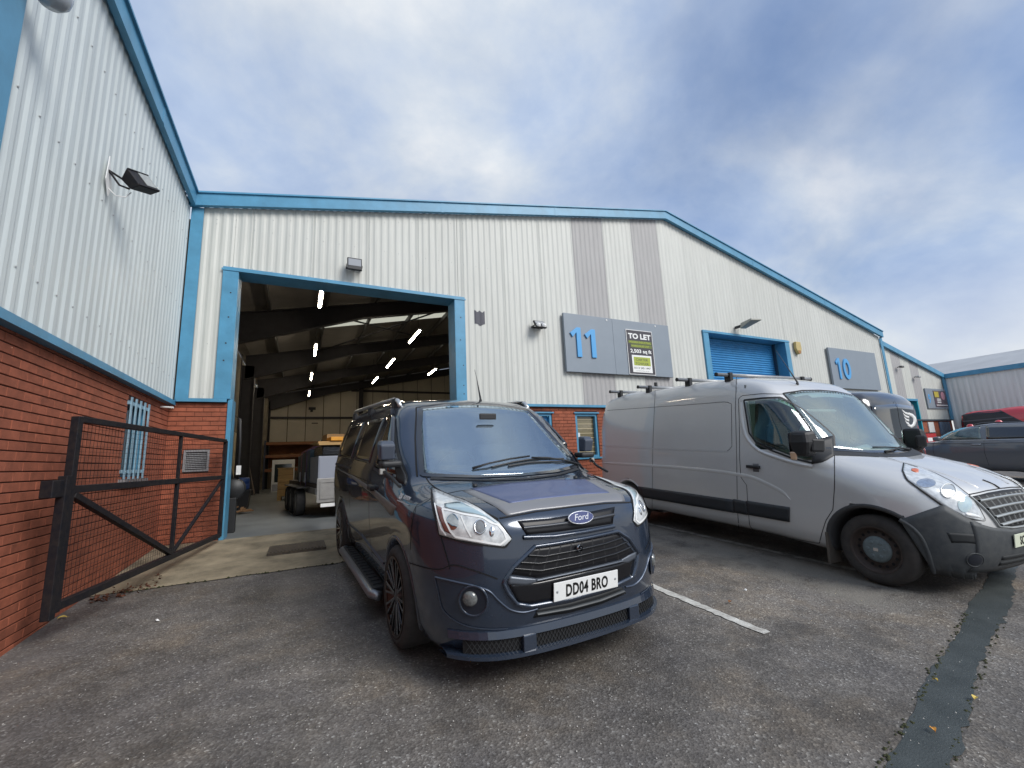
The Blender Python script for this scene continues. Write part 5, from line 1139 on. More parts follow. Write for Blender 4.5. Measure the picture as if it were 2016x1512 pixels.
# driver's window, quarter panel, surround
GLS2=glassmat('door_glass',(.2,.22,.2),.06,(.40,.56,.48),.02,dusty=.04)
wq=[(1467,790),(1500,786.5),(1537,785),(1575,805),(1610,832),(1638,856)]; wr_=[(1479,860),(1500,874),(1530,887),(1560,898),(1590,907),(1600,905)]
dw=gv.patch('door_window',wq,wr_,GLS2,20,10,'px',.004,.004,mirror=True)
gv.line('window_seal',[(1465,788),(1500,784),(1537,782.5),(1577,804),(1612,831),(1641,857),(1643,880),(1600,912),(1560,902),(1520,887),(1490,873),(1475,852),(1465,788)],TRIM,.022,'px',.006,n=110,mirror=True)
gv.patch('quarter_panel',[(1600,868),(1620,862),(1640,858)],[(1598,914),(1620,910),(1642,898)],TRIM,8,6,'px',.0075,.006,mirror=True)
gv.line('window_surround',[(1459,792),(1462,835),(1470,862),(1490,884),(1530,901),(1570,913),(1600,919)],SILVER,.045,'px',.0,n=60,mirror=True,raise_=.012,sm=True)
# panel gaps and pressings
def gl(pts,w=.007,n=40,sm=False): gv.line('panel_gap',pts,GAP,w,'px',.002,n=n,mirror=True,sm=sm)
gl([(1454,786),(1456,850),(1456,900),(1459,940),(1470,955),(1473,1000),(1476,1035),(1485,1046),(1550,1058),(1613,1070),(1618,1050),(1626,1025),(1640,1003),(1643,960),(1643,880),(1610,830),(1577,800),(1545,776),(1500,775),(1460,779),(1454,786)],n=140)
gl([(1450,742),(1448,800),(1450,880),(1452,1005),(1455,1042)]); gl([(1290,770),(1286,860),(1285,900),(1284,1000)])
gl([(1183,809),(1240,805),(1340,798),(1430,791),(1440,795),(1441,880),(1432,889),(1340,886),(1240,881),(1180,877)],.006,80)
gv.line('side_pressing',[(1180,877),(1240,881),(1340,886),(1434,889)],mat('silver_edge',(.60,.61,.63),.3,metal=.4),.010,'px',.003,n=50,mirror=True)
gv.line('side_pressing',[(1182,911),(1280,917),(1380,925),(1450,934),(1480,940),(1510,953),(1545,973),(1557,985)],SILVER,.05,'px',.0,n=70,mirror=True,raise_=.005,sm=True,taper=True)
gv.line('sill_edge',[(1485,1047),(1550,1059),(1612,1071)],MATS['silver_edge'],.007,'px',.003,n=40,mirror=True)
for a,b in ((3.40,1.53),(1.52,1.34),(1.33,.78)): gv.patch('rubbing_strip',[(a,.635),(b+.004,.625)],[(a-.03 if a>3 else a,.465),(b+.03 if b<1 else b+.004,.460)],mat('strip_black',(.022,.026,.031),.5),14,4,'side',.016,.01,mirror=True)
gv.patch('door_handle',[(1.10,1.04),(1.27,1.045)],[(1.10,1.075),(1.27,1.08)],TRIM,6,2,'side',.035,.02,mirror=True); gv.patch('handle_recess',[(1.12,1.0),(1.2,1.0)],[(1.12,1.1),(1.2,1.1)],mat('recess',(.12,.12,.13),.5),6,4,'side',.002,.0,mirror=True)
gv.line('roof_gutter',[(1191,780),(1290,766),(1450,742),(1490,738)],GAP,.006,'px',.002,n=50,mirror=True)
# bumper
BUMP=mat('bumper_grey',(.040,.046,.052),.6,var=.25,vs=14,col2=(.065,.070,.072),bump=.1,bs=250)
bp_=gv.patch('bumper',[(-.66,.655),(-.48,.60),(-.25,.565),(0,.56),(.25,.565),(.48,.60),(.66,.655)],[(-.66,.225),(-.4,.215),(0,.21),(.4,.215),(.66,.225)],BUMP,40,12,'front',.014,.01)[0]
gv.patch('bumper_corner',[(1771,1023),(1812,1009),(1856,994),(1895,1017),(1930,1031)],[(1838,1126),(1870,1133),(1895,1137),(1920,1138)],BUMP,24,10,'px',.011,.01,mirror=True)
gv.line('arch_trim',[(1771,1023),(1795,1038),(1812,1056),(1826,1085),(1838,1126)],BUMP,.04,'px',.0,n=30,mirror=True,raise_=.022,sm=True)
gv.patch('bumper_scoop',[(1862,1048),(1890,1050),(1930,1053),(1938,1058)],[(1872,1068),(1900,1068),(1930,1071),(1943,1072)],mat('scoop_dark',(.014,.017,.019),.7),12,4,'px',.012,.0,mirror=True)
for z in (.335,.285): gv.patch('lower_intake',[(-.40,z+.018),(0,z+.014),(.40,z+.018)],[(-.40,z-.014),(0,z-.02),(.40,z-.014)],MATS['scoop_dark'],20,2,'front',.017,.0,parent=bp_)
fl_=ring_px(gv,'fog_lamp',(1917,1101),13,MATS['fog_recess'],.014,[gv.root,gv.root],ry=11); ring_px(gv,'fog_bezel',(1917,1101),17,BUMP,.012,fl_,fill=False,ry=13)
# headlights
hg=gv.patch('headlight',[(1780,912),(1810,920),(1839,932),(1871,948),(1911,979),(1928,1003),(1938,1023)],[(1778,927),(1786,944),(1820,969),(1855,994),(1880,1009),(1905,1020),(1938,1026)],LENS,26,10,'px',.006,.02,mirror=True)
gv.line('lamp_seal',[(1780,911),(1839,931),(1871,947),(1911,978),(1928,1002),(1939,1024),(1905,1022),(1880,1011),(1855,996),(1820,971),(1785,945),(1777,927),(1780,911)],GAP,.014,'px',.005,n=100,mirror=True,parent=hg)
ring_px(gv,'lamp_reflector',(1823,952),19,MATS['reflector'],.009,hg,ry=9); ring_px(gv,'projector_lens',(1866,967),13,mat('lamp_clear',(.52,.55,.56),.06,metal=.3,coat=1.),.010,hg,ry=12); ring_px(gv,'projector_ring',(1866,967),15,WL,.010,hg,fill=False,ry=14)
ring_px(gv,'lamp_reflector',(1898,993),14,mat('lamp_bowl',(.62,.72,.70),.06,metal=.5,coat=1.),.009,hg,ry=16)
gv.patch('indicator_lens',[(1794,924),(1802,923),(1808,925)],[(1794,928),(1802,931),(1808,931)],mat('indicator_orange',(.62,.14,.05),.3),6,3,'px',.009,.0,mirror=True,parent=hg)
gv.patch('running_lamp',[(1898,1009),(1910,1010),(1925,1015)],[(1900,1015),(1912,1018),(1930,1020)],WL,6,2,'px',.009,.0,mirror=True,parent=hg)
# grille
gg=gv.patch('grille',[(-.52,.855),(-.25,.875),(0,.88),(.25,.875),(.52,.855)],[(-.37,.60),(-.2,.585),(0,.58),(.2,.585),(.37,.60)],mat('grille_hole',(.004,.004,.005),.6),24,6,'front',.004,.0)[0]
SL=mat('grille_silver',(.40,.42,.42),.35,metal=.5)
for i in range(4):
    z=.825-i*.068; hw=.475-.038*i
    gv.line('grille_slat',[(-hw,z-.01),(-hw*.5,z+.002),(0,z+.006),(hw*.5,z+.002),(hw,z-.01)],SL,.026,'front',.004,n=40,raise_=.022,parent=gg)
for k in range(9):
    y=(k-4)*.105; gv.line('grille_upright',[(y*1.05,.855),(y*.85,.60)],mat('grille_mid',(.12,.125,.125),.5),.028,'front',.003,n=8,raise_=.008,parent=gg)
gv.line('grille_frame',[(-.53,.86),(-.45,.72),(-.385,.60),(-.2,.575),(0,.57),(.2,.575),(.385,.60),(.45,.72),(.53,.86)],SL,.022,'front',.004,n=80,raise_=.012)
gv.line('bonnet_gap',[(-.53,.872),(-.25,.89),(0,.895),(.25,.89),(.53,.872)],GAP,.009,'front',.003,n=50)
gv.line('bonnet_gap',[(1650,884),(1700,893),(1745,901),(1780,911),(1811,920)],GAP,.008,'px',.002,n=40,mirror=True,sm=True)
gv.line('bonnet_gap',[(1670,888),(1700,903),(1740,912),(1778,912)],GAP,.006,'px',.002,n=20) if False else None
gv.line('bonnet_crease',[(-.30,.92),(-.36,1.05),(-.42,1.18)],SILVER,.03,'front',.0,n=24,mirror=True,raise_=.006)
e0=gv.body.front([(0,.93)])[0]; MB().tube([tuple(gv.body.front([(.0,z)])[0]+[-.004,y,0]) for z,y in ((.97,.03),(.95,.012),(.925,.0),(.90,0))],.007,8).build('badge',PLAS,gv.root)
# plate
pp=gv.body.front([(0,.47)]); nn=gv.body.normal(pp[:1])[0]; nn[1]=0; nn/=np.linalg.norm(nn); bx_=np.cross([0,0,1.],nn); bx_/=np.linalg.norm(bx_); bz_=np.cross(nn,bx_)
npl=empty('number_plate'); npl.parent=gv.root; npl.matrix_local=mtx(pp[0]+nn*.018,bx_,bz_,nn); plate(npl,'SC14 AUU',mat('plate_cream',(.70,.74,.58),.35))
# wheels
HUB=mat('hubcap_grey',(.15,.19,.20),.5,var=.3,vs=30,bump=.3,bs=60); DISC=mat('steel_rust',(.055,.040,.034),.7,var=.4,vs=12); DUST=mat('tyre_dusty',(.048,.042,.038),.85,var=.4,vs=10,col2=(.028,.026,.025),bump=.2,bs=60)
def steelw(car,c,r,ri,wd,sg):
    wl=tyre_part(car.root,c,r,ri,wd,sg,DUST); yo=sg*wd/2
    MB().lathe([(ri+.004,yo),(ri-.006,yo*1.02),(ri-.018,yo*.8),(ri-.024,yo*.35),(ri-.05,yo*.42),(.125,yo*.62),(.0,yo*.62)],40,'y',c).build('rim',DISC,wl,smooth=True)
    mb=MB()
    for k in range(16):
        a=2*math.pi*k/16; rr=ri-.055; mb.lathe([(0,yo*.53),(.014,yo*.53)],10,'y',(c[0]+rr*math.cos(a),c[1]+sg*.003,c[2]+rr*math.sin(a)))
    tag(mb.build('rim_holes',GAP,wl),kind='stuff')
    MB().lathe([(0,yo*.86),(.03,yo*.86),(.10,yo*.84),(.118,yo*.76),(.122,yo*.6)],30,'y',c).build('hub_cap',HUB,wl,smooth=True)
    mb=MB()
    for k in range(6):
        a=2*math.pi*k/6; mb.lathe([(0,yo*.90),(.014,yo*.89),(.018,yo*.84)],8,'y',(c[0]+.07*math.cos(a),c[1],c[2]+.07*math.sin(a)))
    tag(mb.build('nut_covers',HUB,wl),kind='stuff')
    MB().bar((c[0]-.02,c[1]+yo*.88,c[2]),(c[0]+.02,c[1]+yo*.88,c[2]),.004,.03).build('hub_emblem',CHROME,wl)
for ax in (0,3.66):
    for sg in (1,-1): steelw(gv,(ax,sg*.845,.325),.325,.215,.21,sg)
for sg in (1,-1): MB().box((.405,sg*.90-.11,.10),(.43,sg*.90+.09,.42)).build('mud_flap',mat('flap_brown',(.10,.085,.07),.8,var=.3,vs=8),gv.root,bevel=.01)
# mirrors
for sg in (1,-1):
    mb=MB(); mb.v=[(x,sg*y,z) for x,y,z in ((.40,1.02,1.20),(.56,1.04,1.20),(.56,1.17,1.21),(.42,1.16,1.21),(.36,1.01,1.36),(.58,1.03,1.36),(.58,1.20,1.36),(.38,1.19,1.36),(.38,1.02,1.49),(.58,1.03,1.49),(.57,1.19,1.48),(.40,1.17,1.47))]
    mb.f=[(0,3,2,1),(0,1,5,4),(1,2,6,5),(2,3,7,6),(3,0,4,7),(4,5,9,8),(5,6,10,9),(6,7,11,10),(7,4,8,11),(8,9,10,11)]; mi=mb.build('door_mirror',TRIM,gv.root,bevel=.035)
    MB().bar((.36,sg*.97,1.32),(.42,sg*1.10,1.33),.10,.14).build('mirror_arm',TRIM,mi,bevel=.02); MB().box((.581,min(sg*1.05,sg*1.18),1.23),(.586,max(sg*1.05,sg*1.18),1.46)).build('mirror_glass',CHROME,mi)
    MB().box((.52,sg*1.165-.02,1.17),(.585,sg*1.165+.015,1.26)).build('repeater_lamp',mat('repeater',(.62,.40,.25),.25,coat=1.),mi,bevel=.015)
# roof bars and antenna
o_,B_,R_,U_=gv.fr
def onlat(p,lat):
    v=ray(p); c=np.array([0,0,CAMZ])-o_; t=(lat-c@R_)/(v@R_); P=c+v*t; return P@B_,P@U_
for k,p in enumerate(((1217,763),(1273,755),(1351,744),(1454,727))):
    b,u=onlat(p,.80); b=min(max(b,1.62),4.3); u=float(gv.body.top([(b,0)])[0][2])+.03
    rb=MB().tube([(b,.98,u),(b,-.98,u)],.026,10).build('roof_bar',mat('bar_galv',(.33,.34,.35),.45,metal=.5,var=.2,vs=12),gv.root,smooth=True)
    for sg in (1,-1):
        zt_=float(gv.body.top([(b,sg*.76)])[0][2]); MB().box((b-.05,sg*.76-.03,zt_-.02),(b+.05,sg*.76+.03,u+.03)).build('bar_clamp',TRIM,rb,bevel=.008)
        MB().tube([(b,sg*.985,u),(b,sg*.995,u)],.030,10).build('end_cap',TRIM,rb)
        if k==1: MB().box((b-.02,sg*.60-.02,u+.02),(b+.02,sg*.60+.02,u+.09)).build('load_stop',TRIM,rb)
pa=gv.body.px([(1570,757)],gv.fr)[0]; MB().tube([tuple(pa),tuple(pa+[0,0,.035]),tuple(pa+[.12,0,.27]),tuple(pa+[.24,0,.50])],[.02,.012,.004,.0025],8).build('antenna',PLAS,gv.root)
def gwiper(pts):
    P=gv.body.front(pts); Nn=gv.body.normal(P); return MB().tube([tuple(p+n*.022) for p,n in zip(P,Nn)],[.014]+[.008]*(len(pts)-1),8).build('wiper',TRIM,gv.root,smooth=True)
gwiper([(-.35,1.225),(-.15,1.25),(.05,1.262),(.25,1.265)]); gwiper([(.2,1.215),(-.02,1.232),(-.3,1.26)]) 
# ================================================================ vehicles further off
# ---- black van, nose in, with a winged emblem
PBLK=PAINT('van_black',(.010,.010,.013),.2,.1)
bv=Car('black_van','glossy black van with a white winged emblem on its tail beyond the silver van','van',8.78,7.25,math.pi)
bv.body=Body([(x*.92,z) for x,z in [(-.90,.22),(-.96,.5),(-.93,.88),(-.80,1.0),(-.3,1.12),(-.1,1.17),(.42,1.62),(.75,1.90),(1.0,2.05),(1.6,2.13),(2.8,2.16),(3.55,2.14),(3.80,2.08),(3.90,1.96),(3.94,1.6),(3.98,1.1),(3.98,.5),(3.9,.3),(3,.25),(1,.24),(-.6,.22)]],[(.2,.90),(.5,.95),(1.0,.95),(1.3,.93),(1.7,.89),(2.0,.84),(2.15,.76)],(.1,.3,.1),rbow=(.06,.10),crown=.07,k=.12,fx=(.2,1.5),rx=(2.7,3.5))
bv.shell(PBLK,[(0,.34,.40),(2.7,.34,.40)],xa=0,xb=2.9,zc=.95,nf=18,nl=40,nr=16,nt=64)
bv.arch(0,.34,.40,PBLK); bv.arch(2.7,.34,.40,PBLK)
for a,b in ((1.0,2.0),(2.1,3.3)): bv.patch('side_window',[(a,1.24),(b,1.25)],[(a,1.80),(b,1.81)],GLS,10,6,'side',.004,.003,mirror=True)
bv.patch('rear_window',[(-.74,1.28),(0,1.26),(.74,1.28)],[(-.68,1.86),(0,1.90),(.68,1.86)],GLS,14,8,'rear',.004,.003)
bv.line('tail_door_gap',[(0,1.95),(0,.5)],GAP,.01,'rear',.006,n=20)
for sg in (1,-1): bv.patch('rear_lamp',[(sg*.86,1.15),(sg*.80,1.15)],[(sg*.85,.75),(sg*.79,.75)],mat('tail_red',(.30,.01,.01),.2,coat=1.),3,6,'rear',.008,.004)
EMB=mat('emblem_white',(.74,.74,.72),.5)
bv.patch('emblem',[(1788,812),(1796,815),(1802,821),(1804,829),(1801,838),(1794,843),(1786,838)],[(1789,819),(1794,821),(1797,825),(1797.5,830),(1796,835),(1792,837),(1788,834)],EMB,18,2,'px',.007,.0)
for i in range(4): bv.patch('emblem_feather',[(1775+2*i,806+7*i),(1781+i,811+6.6*i),(1789,813.5+6.4*i)],[(1776.5+2*i,810.5+7*i),(1782+i,815.5+6.6*i),(1789,818+6.2*i)],EMB,8,2,'px',.007,.0)
for ax in (0,2.7):
    for sg in (1,-1): steelw(bv,(ax,sg*.83,.33),.33,.22,.2,sg)
# ---- dark grey estate car
PGR=PAINT('car_grey',(.15,.16,.175),.30,.3)
ec=Car('estate_car','dark grey estate car with privacy glass and red roof beacons','car',18.42,6.85,math.pi)
ec.body=Body([(-.80,.25),(-.90,.45),(-.88,.70),(-.78,.86),(-.40,.99),(.20,1.08),(.45,1.14),(.80,1.36),(1.15,1.53),(1.5,1.60),(2.2,1.62),(3.0,1.58),(3.5,1.50),(3.78,1.25),(3.86,1.0),(3.84,.5),(3.7,.3),(2,.27),(0,.25)],[(.2,.84),(.45,.90),(.8,.93),(1.05,.91),(1.2,.87),(1.45,.76),(1.65,.66)],(.1,.32,.12),crown=.05,k=.10,fx=(.2,1.2),rx=(2.9,3.6),wn=.92,zb=(1.0,1.3))
ec.shell(PGR,[(0,.34,.40),(2.92,.34,.40)],xa=.1,xb=3.0,zc=.75,nf=18,nl=44,nr=14,nt=64)
ec.arch(0,.34,.40,TRIM); ec.arch(2.92,.34,.40,TRIM)
ec.patch('windscreen',[(-.62,1.14),(0,1.12),(.62,1.14)],[(-.55,1.46),(0,1.52),(.55,1.46)],GLS,12,6,'front',.004,.003)
fwn=ec.patch('front_door_window',[(.52,1.14),(1.0,1.15),(1.50,1.16)],[(1.05,1.44),(1.25,1.51),(1.46,1.535)],mat('glass_green',(.10,.16,.16),.05,spec=.9,coat=1.,var=.6,vs=5,col2=(.02,.03,.03)),12,6,'side',.004,.003,mirror=True)
ec.patch('rear_door_window',[(1.60,1.16),(2.5,1.18)],[(1.58,1.535),(2.45,1.52)],GLS,12,6,'side',.004,.003,mirror=True); ec.patch('load_window',[(2.6,1.19),(3.4,1.22)],[(2.55,1.52),(3.2,1.46)],GLS,10,6,'side',.004,.003,mirror=True)
ec.line('window_trim',[(.45,1.125),(1.5,1.14),(2.5,1.16),(3.45,1.20)],mat('car_trim_bright',(.45,.47,.50),.25,metal=.7),.014,'side',.005,n=40,mirror=True)
ec.line('belt_crease',[(.2,1.05),(1.5,1.06),(3.4,1.08)],PGR,.03,'side',.0,n=40,mirror=True,raise_=.012)
for x in (.42,1.53,2.55): ec.line('door_gap',[(x+.02,1.13),(x,.8),(x+.04,.42)],GAP,.007,'side',.002,n=16,mirror=True)
for x in (1.28,2.32): ec.patch('door_handle',[(x,1.0),(x+.2,1.0)],[(x,1.03),(x+.2,1.03)],MATS['car_trim_bright'],5,2,'side',.03,.02,mirror=True)
for sg in (1,-1):
    MB().box((.50,min(sg*.93,sg*1.10),1.12),(.66,max(sg*.93,sg*1.10),1.25)).build('door_mirror',PGR,ec.root,bevel=.04); MB().tube([(1.3,sg*.63,1.57),(1.5,sg*.63,1.625),(3.0,sg*.62,1.61),(3.2,sg*.61,1.55)],.018,8).build('roof_rail',GLOSSB,ec.root,smooth=True)
    for ax in (0,2.92): steelw(ec,(ax,sg*.80,.34),.34,.25,.21,sg)
    ec.patch('headlight',[(sg*.50,.80),(sg*.80,.80)],[(sg*.52,.70),(sg*.80,.68)],LENS,6,3,'front',.005,.004)
BEAC=mat('beacon_red',(.55,.03,.04),.3,coat=.6)
for b_ in (1.15,1.75): MB().lathe([(0,.09),(.05,.08),(.08,.04),(.085,0)],14,'z',tuple(ec.body.top([(b_,-.35)])[0]-[0,0,.005])).build('roof_beacon',BEAC,ec.root,smooth=True)
# ---- red and black van
rv=Car('two_tone_van','van with black rear and bright red front parked against the far wing','van',34.5,7.05,0.,g=0.,z=0.)
rv.body=Body([(x,z*1.15) for x,z in [(-.85,.25),(-.92,.6),(-.85,.95),(-.2,1.15),(.4,1.7),(.75,2.05),(1.1,2.2),(2.5,2.22),(3.5,2.18),(3.75,2.1),(3.82,1.9),(3.85,.9),(3.8,.35),(2,.28),(0,.25)]],[(.2,.9),(.7,.97),(1.4,.96),(2.1,.90),(2.5,.8)],(.1,.3,.1),crown=.05,k=.14,fx=(.2,1.5),rx=(2.9,3.6))
rv.shell(mat('van_red_gloss',(.62,.035,.05),.3,coat=1.),[(0,.34,.4),(2.9,.34,.4)],xa=.2,xb=3.0,zc=1.0,nf=14,nl=36,nr=10,nt=48)
rv.patch('black_wrap',[(.6,1.0),(2.6,1.0),(3.75,1.0)],[(2.15,2.46),(3.0,2.46),(3.65,2.38)],mat('wrap_black',(.02,.02,.028),.35),20,10,'side',.006,.003,mirror=True)
rv.patch('rear_wrap',[(-.9,.6),(.9,.6)],[(-.85,2.35),(.85,2.35)],MATS['wrap_black'],10,10,'rear',.008,.003)
rv.line('wrap_stripe',[(1.75,2.05),(3.7,2.0)],mat('wrap_grey',(.10,.10,.12),.4),.06,'side',.009,n=20,mirror=True)
for ax in (0,2.9):
    for sg in (1,-1): steelw(rv,(ax,sg*.85,.34),.34,.23,.2,sg)
# ---- turquoise hatchback
hb=Car('turquoise_hatchback','turquoise hatchback parked just beyond the dark grey estate car','car',26.9,9.75,math.pi,g=0.,z=0.)
hb.body=Body([(-.70,.22),(-.78,.5),(-.70,.75),(-.3,.92),(.25,1.10),(.80,1.38),(1.15,1.52),(1.7,1.56),(2.3,1.51),(2.8,1.34),(3.05,1.0),(3.1,.6),(3.0,.3),(1.5,.24),(0,.22)],[(.2,.78),(.5,.86),(.9,.86),(1.1,.82),(1.4,.68),(1.55,.6)],(.1,.3,.1),crown=.05,k=.1,fx=(.2,1.1),rx=(2.2,2.8),wn=.86)
CY=mat('car_turquoise',(.015,.33,.52),.25,coat=1.)
hb.shell(CY,[(0,.31,.37),(2.5,.31,.37)],xa=.1,xb=2.4,zc=.7,nf=14,nl=30,nr=10,nt=48)
hb.patch('windscreen',[(-.6,1.07),(.6,1.07)],[(-.5,1.40),(.5,1.40)],GLS,8,5,'front',.004,.003); hb.patch('side_window',[(.55,1.06),(2.6,1.10)],[(.95,1.36),(2.3,1.38)],GLS,12,5,'side',.004,.003,mirror=True)
for ax in (0,2.5):
    for sg in (1,-1): steelw(hb,(ax,sg*.73,.30),.30,.20,.18,sg)
sk_=tag(empty('red_cabinet',(23.5,8.8,0)),'red storage cabinet with a white label at the front of the brick wall','cabinet')
MB().box((-.8,-.22,0),(.55,.22,1.34)).build('carcass',mat('cab_red',(.42,.02,.02),.4),sk_,bevel=.02); MB().box((-.3,-.235,1.0),(.1,-.222,1.15)).build('cabinet_label',WHITE,sk_); MB().box((-.82,-.24,1.34),(.57,.24,1.37)).build('cabinet_lid',mat('cab_black',(.03,.02,.02),.5),sk_)
# ---- things on the far unit
fb=tag(empty('poster_board',(34.35,FY-.08,3.48)),'grey board with a blue mark and a dark poster on the set-back unit','sign')
MB().box((-1.3,0,-.60),(1.3,.05,.60)).build('board',BOARD,fb); text('board_digit','9',.75,DIGIT,fb,mtx((-1.12,-.004,-.27),(1,0,0),(0,0,1),(0,-1,0)),.004,.8,.012)
MB().box((-.38,-.02,-.5),(1.2,0,.48)).build('poster',mat('poster_dark',(.035,.035,.05),.5,var=.5,vs=3,col2=(.16,.10,.12)),fb); MB().box((-.32,-.03,.08),(.22,-.02,.42)).build('poster_yellow',mat('poster_yellow',(.55,.45,.06),.5,var=.3,vs=9),fb)
for i in range(3): MB().box((-.1,-.03,-.06-.1*i),(.38,-.02,-.0-.1*i)).build('poster_bar',WHITE,fb)
MB().lathe([(0,-.03),(.25,-.03),(.25,-.02)],18,'y',(.75,0,.18)).build('poster_pink',mat('poster_pink',(.45,.22,.27),.5),fb); MB().box((-.3,-.03,-.42),(1.15,-.02,-.37)).build('poster_bar',WHITE,fb)
wp=tag(empty('white_notice_board',(33.05,FY-.03,1.75)),'plain white notice board on the brick of the set-back unit','sign'); MB().box((-.33,0,-.42),(.33,.04,.33)).build('board',WHITE,wp)
for k,(x,z,l) in enumerate(((30.35,5.2,'small box lamp above the dark door of the set-back unit'),(32.1,4.7,'small round-nosed lamp between the dark door and the poster board'))):
    o=tag(empty('wall_lamp',(x,FY-.05,z)),l,'lamp'); MB().bar((0,0,0),(0,-.12,.02),.04,.04).build('arm',PLAS,o); MB().box((-.10,-.26,-.05),(.20,-.10,.06)).build('lamp_head',mat('lamp_grey%d'%k,(.12,.12,.12) if k==0 else (.4,.4,.4),.5),o,bevel=.03)
# ================================================================ signs and fittings on the cladding
def digit1(par,x,z,h,wd,m):
    p=[(0,.0),(.30,.0),(.30,1.0),(.05,1.0),(-.42,.80),(-.26,.66),(0.,.82)]
    MB().prism([(x+a*wd,-.0,z+b*h) for a,b in p],(0,-.035,0)).build('digit',m,par,bevel=.004)
def digit0(par,x,z,h,wd,m,n=36):
    mb=MB(); R1=[(x+wd*.5*math.cos(2*math.pi*i/n),z+h/2+h/2*math.sin(2*math.pi*i/n)) for i in range(n)]; R2=[(x+wd*.24*math.cos(2*math.pi*i/n),z+h/2+h*.31*math.sin(2*math.pi*i/n)) for i in range(n)]
    for y in (0,-.035): mb.v+=[(a,y,b) for a,b in R1]+[(a,y,b) for a,b in R2]
    for i in range(n):
        j=(i+1)%n; mb.f+=[(i,j,n+j,n+i),(2*n+i,3*n+i,3*n+j,2*n+j),(i,2*n+i,2*n+j,j),(n+i,n+j,3*n+j,3*n+i)]
    mb.build('digit',m,par)
SY=Y0-.115
a,b=onY((1108.7,615.2),SY),onY((1326,743),SY); x0,x1=float(a[0]),float(onY((1314.6,640.4),SY)[0]); z1,z0=float(a[2]),float(b[2])
sg11=tag(empty('unit_sign',(x0,SY,z0)),'grey sign board with blue number 11 and a letting poster','sign'); W_,H_=x1-x0,z1-z0
MB().box((0,0,0),(W_*.43,.07,H_)).build('board_panel',BOARD,sg11,bevel=.004); MB().box((W_*.43+.004,0,0),(W_,.07,H_)).build('board_panel',BOARD,sg11,bevel=.004)
for t in (.38,.86): MB().lathe([(0,-.012),(.02,-.01),(.024,0)],12,'y',(W_*t,0,H_-.06)).build('fixing_cap',WHITE,sg11)
for q in ((1122,1147,645,703),(1150.5,1175.5,649,704.5)):
    p=onY((q[0],(q[2]+q[3])/2),SY); r_=onY((q[1],(q[2]+q[3])/2),SY); zt_=onY(((q[0]+q[1])/2,q[2]),SY)[2]; zb_=onY(((q[0]+q[1])/2+3,q[3]),SY)[2]; w_=float(r_[0]-p[0])
    digit1(sg11,float(p[0])-x0+w_*.50,float(zb_)-z0,float(zt_-zb_),w_*1.15,DIGIT)
tp=[onY(p,SY-.02) for p in ((1231.5,647.7),(1282.8,653),(1291.4,739.3),(1240.2,736.7))]
tx0,tx1=float(tp[0][0]),float(tp[1][0]); tz1,tz0=float(tp[0][2]+tp[1][2])/2,float(tp[2][2]+tp[3][2])/2
tl=tag(empty('letting_poster',(tx0,SY-.006,tz0)),'dark TO LET poster with green agent box fixed on the grey number 11 board','poster'); w_,h_=tx1-tx0,tz1-tz0
MB().box((0,-.012,0),(w_,0,h_)).build('poster_border',WHITE,tl); MB().box((.018,-.016,.018),(w_-.018,-.012,h_-.018)).build('poster_field',mat('poster_charcoal',(.040,.036,.046),.5),tl)
GRN=mat('poster_green',(.36,.42,.05),.5); INK=mat('poster_ink',(.05,.055,.05),.5); DG=mat('poster_darkgreen',(.12,.15,.03),.5)
def ptext(s,y,size,m,off=.018,bold=0.,sx=None):
    t=tag(text('poster_lettering',s,size,m,tl,Matrix.Identity(4),.0005,1.,bold,'CENTER'),kind='stuff')
    wd=t.dimensions[0] or max(v.co[0] for v in t.data.vertices)*2
    f=(sx*w_)/wd if sx else 1.; t.matrix_local=mtx((w_/2,-off,y*h_),(f,0,0),(0,0,1),(0,-1,0)); return t
PW=mat('poster_white',(.82,.82,.80),.5)
ptext('TO LET',.80,.19,PW,bold=.008,sx=.86)
MB().box((.05,-.0175,.685*h_),(w_-.05,-.016,.755*h_)).build('poster_band',DG,tl); MB().box((.12,-.0175,.60*h_),(w_-.05,-.016,.675*h_)).build('poster_band',DG,tl)
ptext('MODERN INDUSTRIAL',.70,.07,GRN,.019,.002,.82); ptext('WAREHOUSE UNIT',.615,.07,GRN,.019,.002,.68); ptext('2,503 sq ft',.485,.13,PW,.018,.004,.80)
MB().box((.14*w_,-.0175,.05*h_),(.88*w_,-.016,.43*h_)).build('agent_panel',PW,tl); MB().box((.20*w_,-.019,.20*h_),(.83*w_,-.0175,.39*h_)).build('agent_box',GRN,tl)
ptext('CARTER',.305,.09,INK,.0195,.0,.46); ptext('TOWLER',.215,.09,INK,.0195,.0,.50); ptext('0113 245 1447',.125,.075,INK,.018,.001,.62); ptext('cartertowler.co.uk',.075,.03,INK,.018,.0,.5)
a=onY((1629.8,683.7),SY); b=onY((1721.5,695.1),SY); c=onY((1640,749.4),SY); x0=float(a[0]); W_=float(b[0]-a[0]); z1=float(a[2]+b[2])/2
sg10=tag(empty('unit_sign',(x0,SY,z1-1.45)),'plain grey sign board with blue number 10','sign'); MB().box((0,0,0),(W_,.07,1.45)).build('board_panel',BOARD,sg10,bevel=.004)
p=onY((1640,704),SY); q=onY((1670.5,742),SY); hh=.76
digit1(sg10,float(p[0])-x0+.20,(1.45-(z1-float(p[2])))-hh,hh,.36,DIGIT); digit0(sg10,float(p[0])-x0+.72,(1.45-(z1-float(p[2])))-hh,hh,.46,DIGIT)
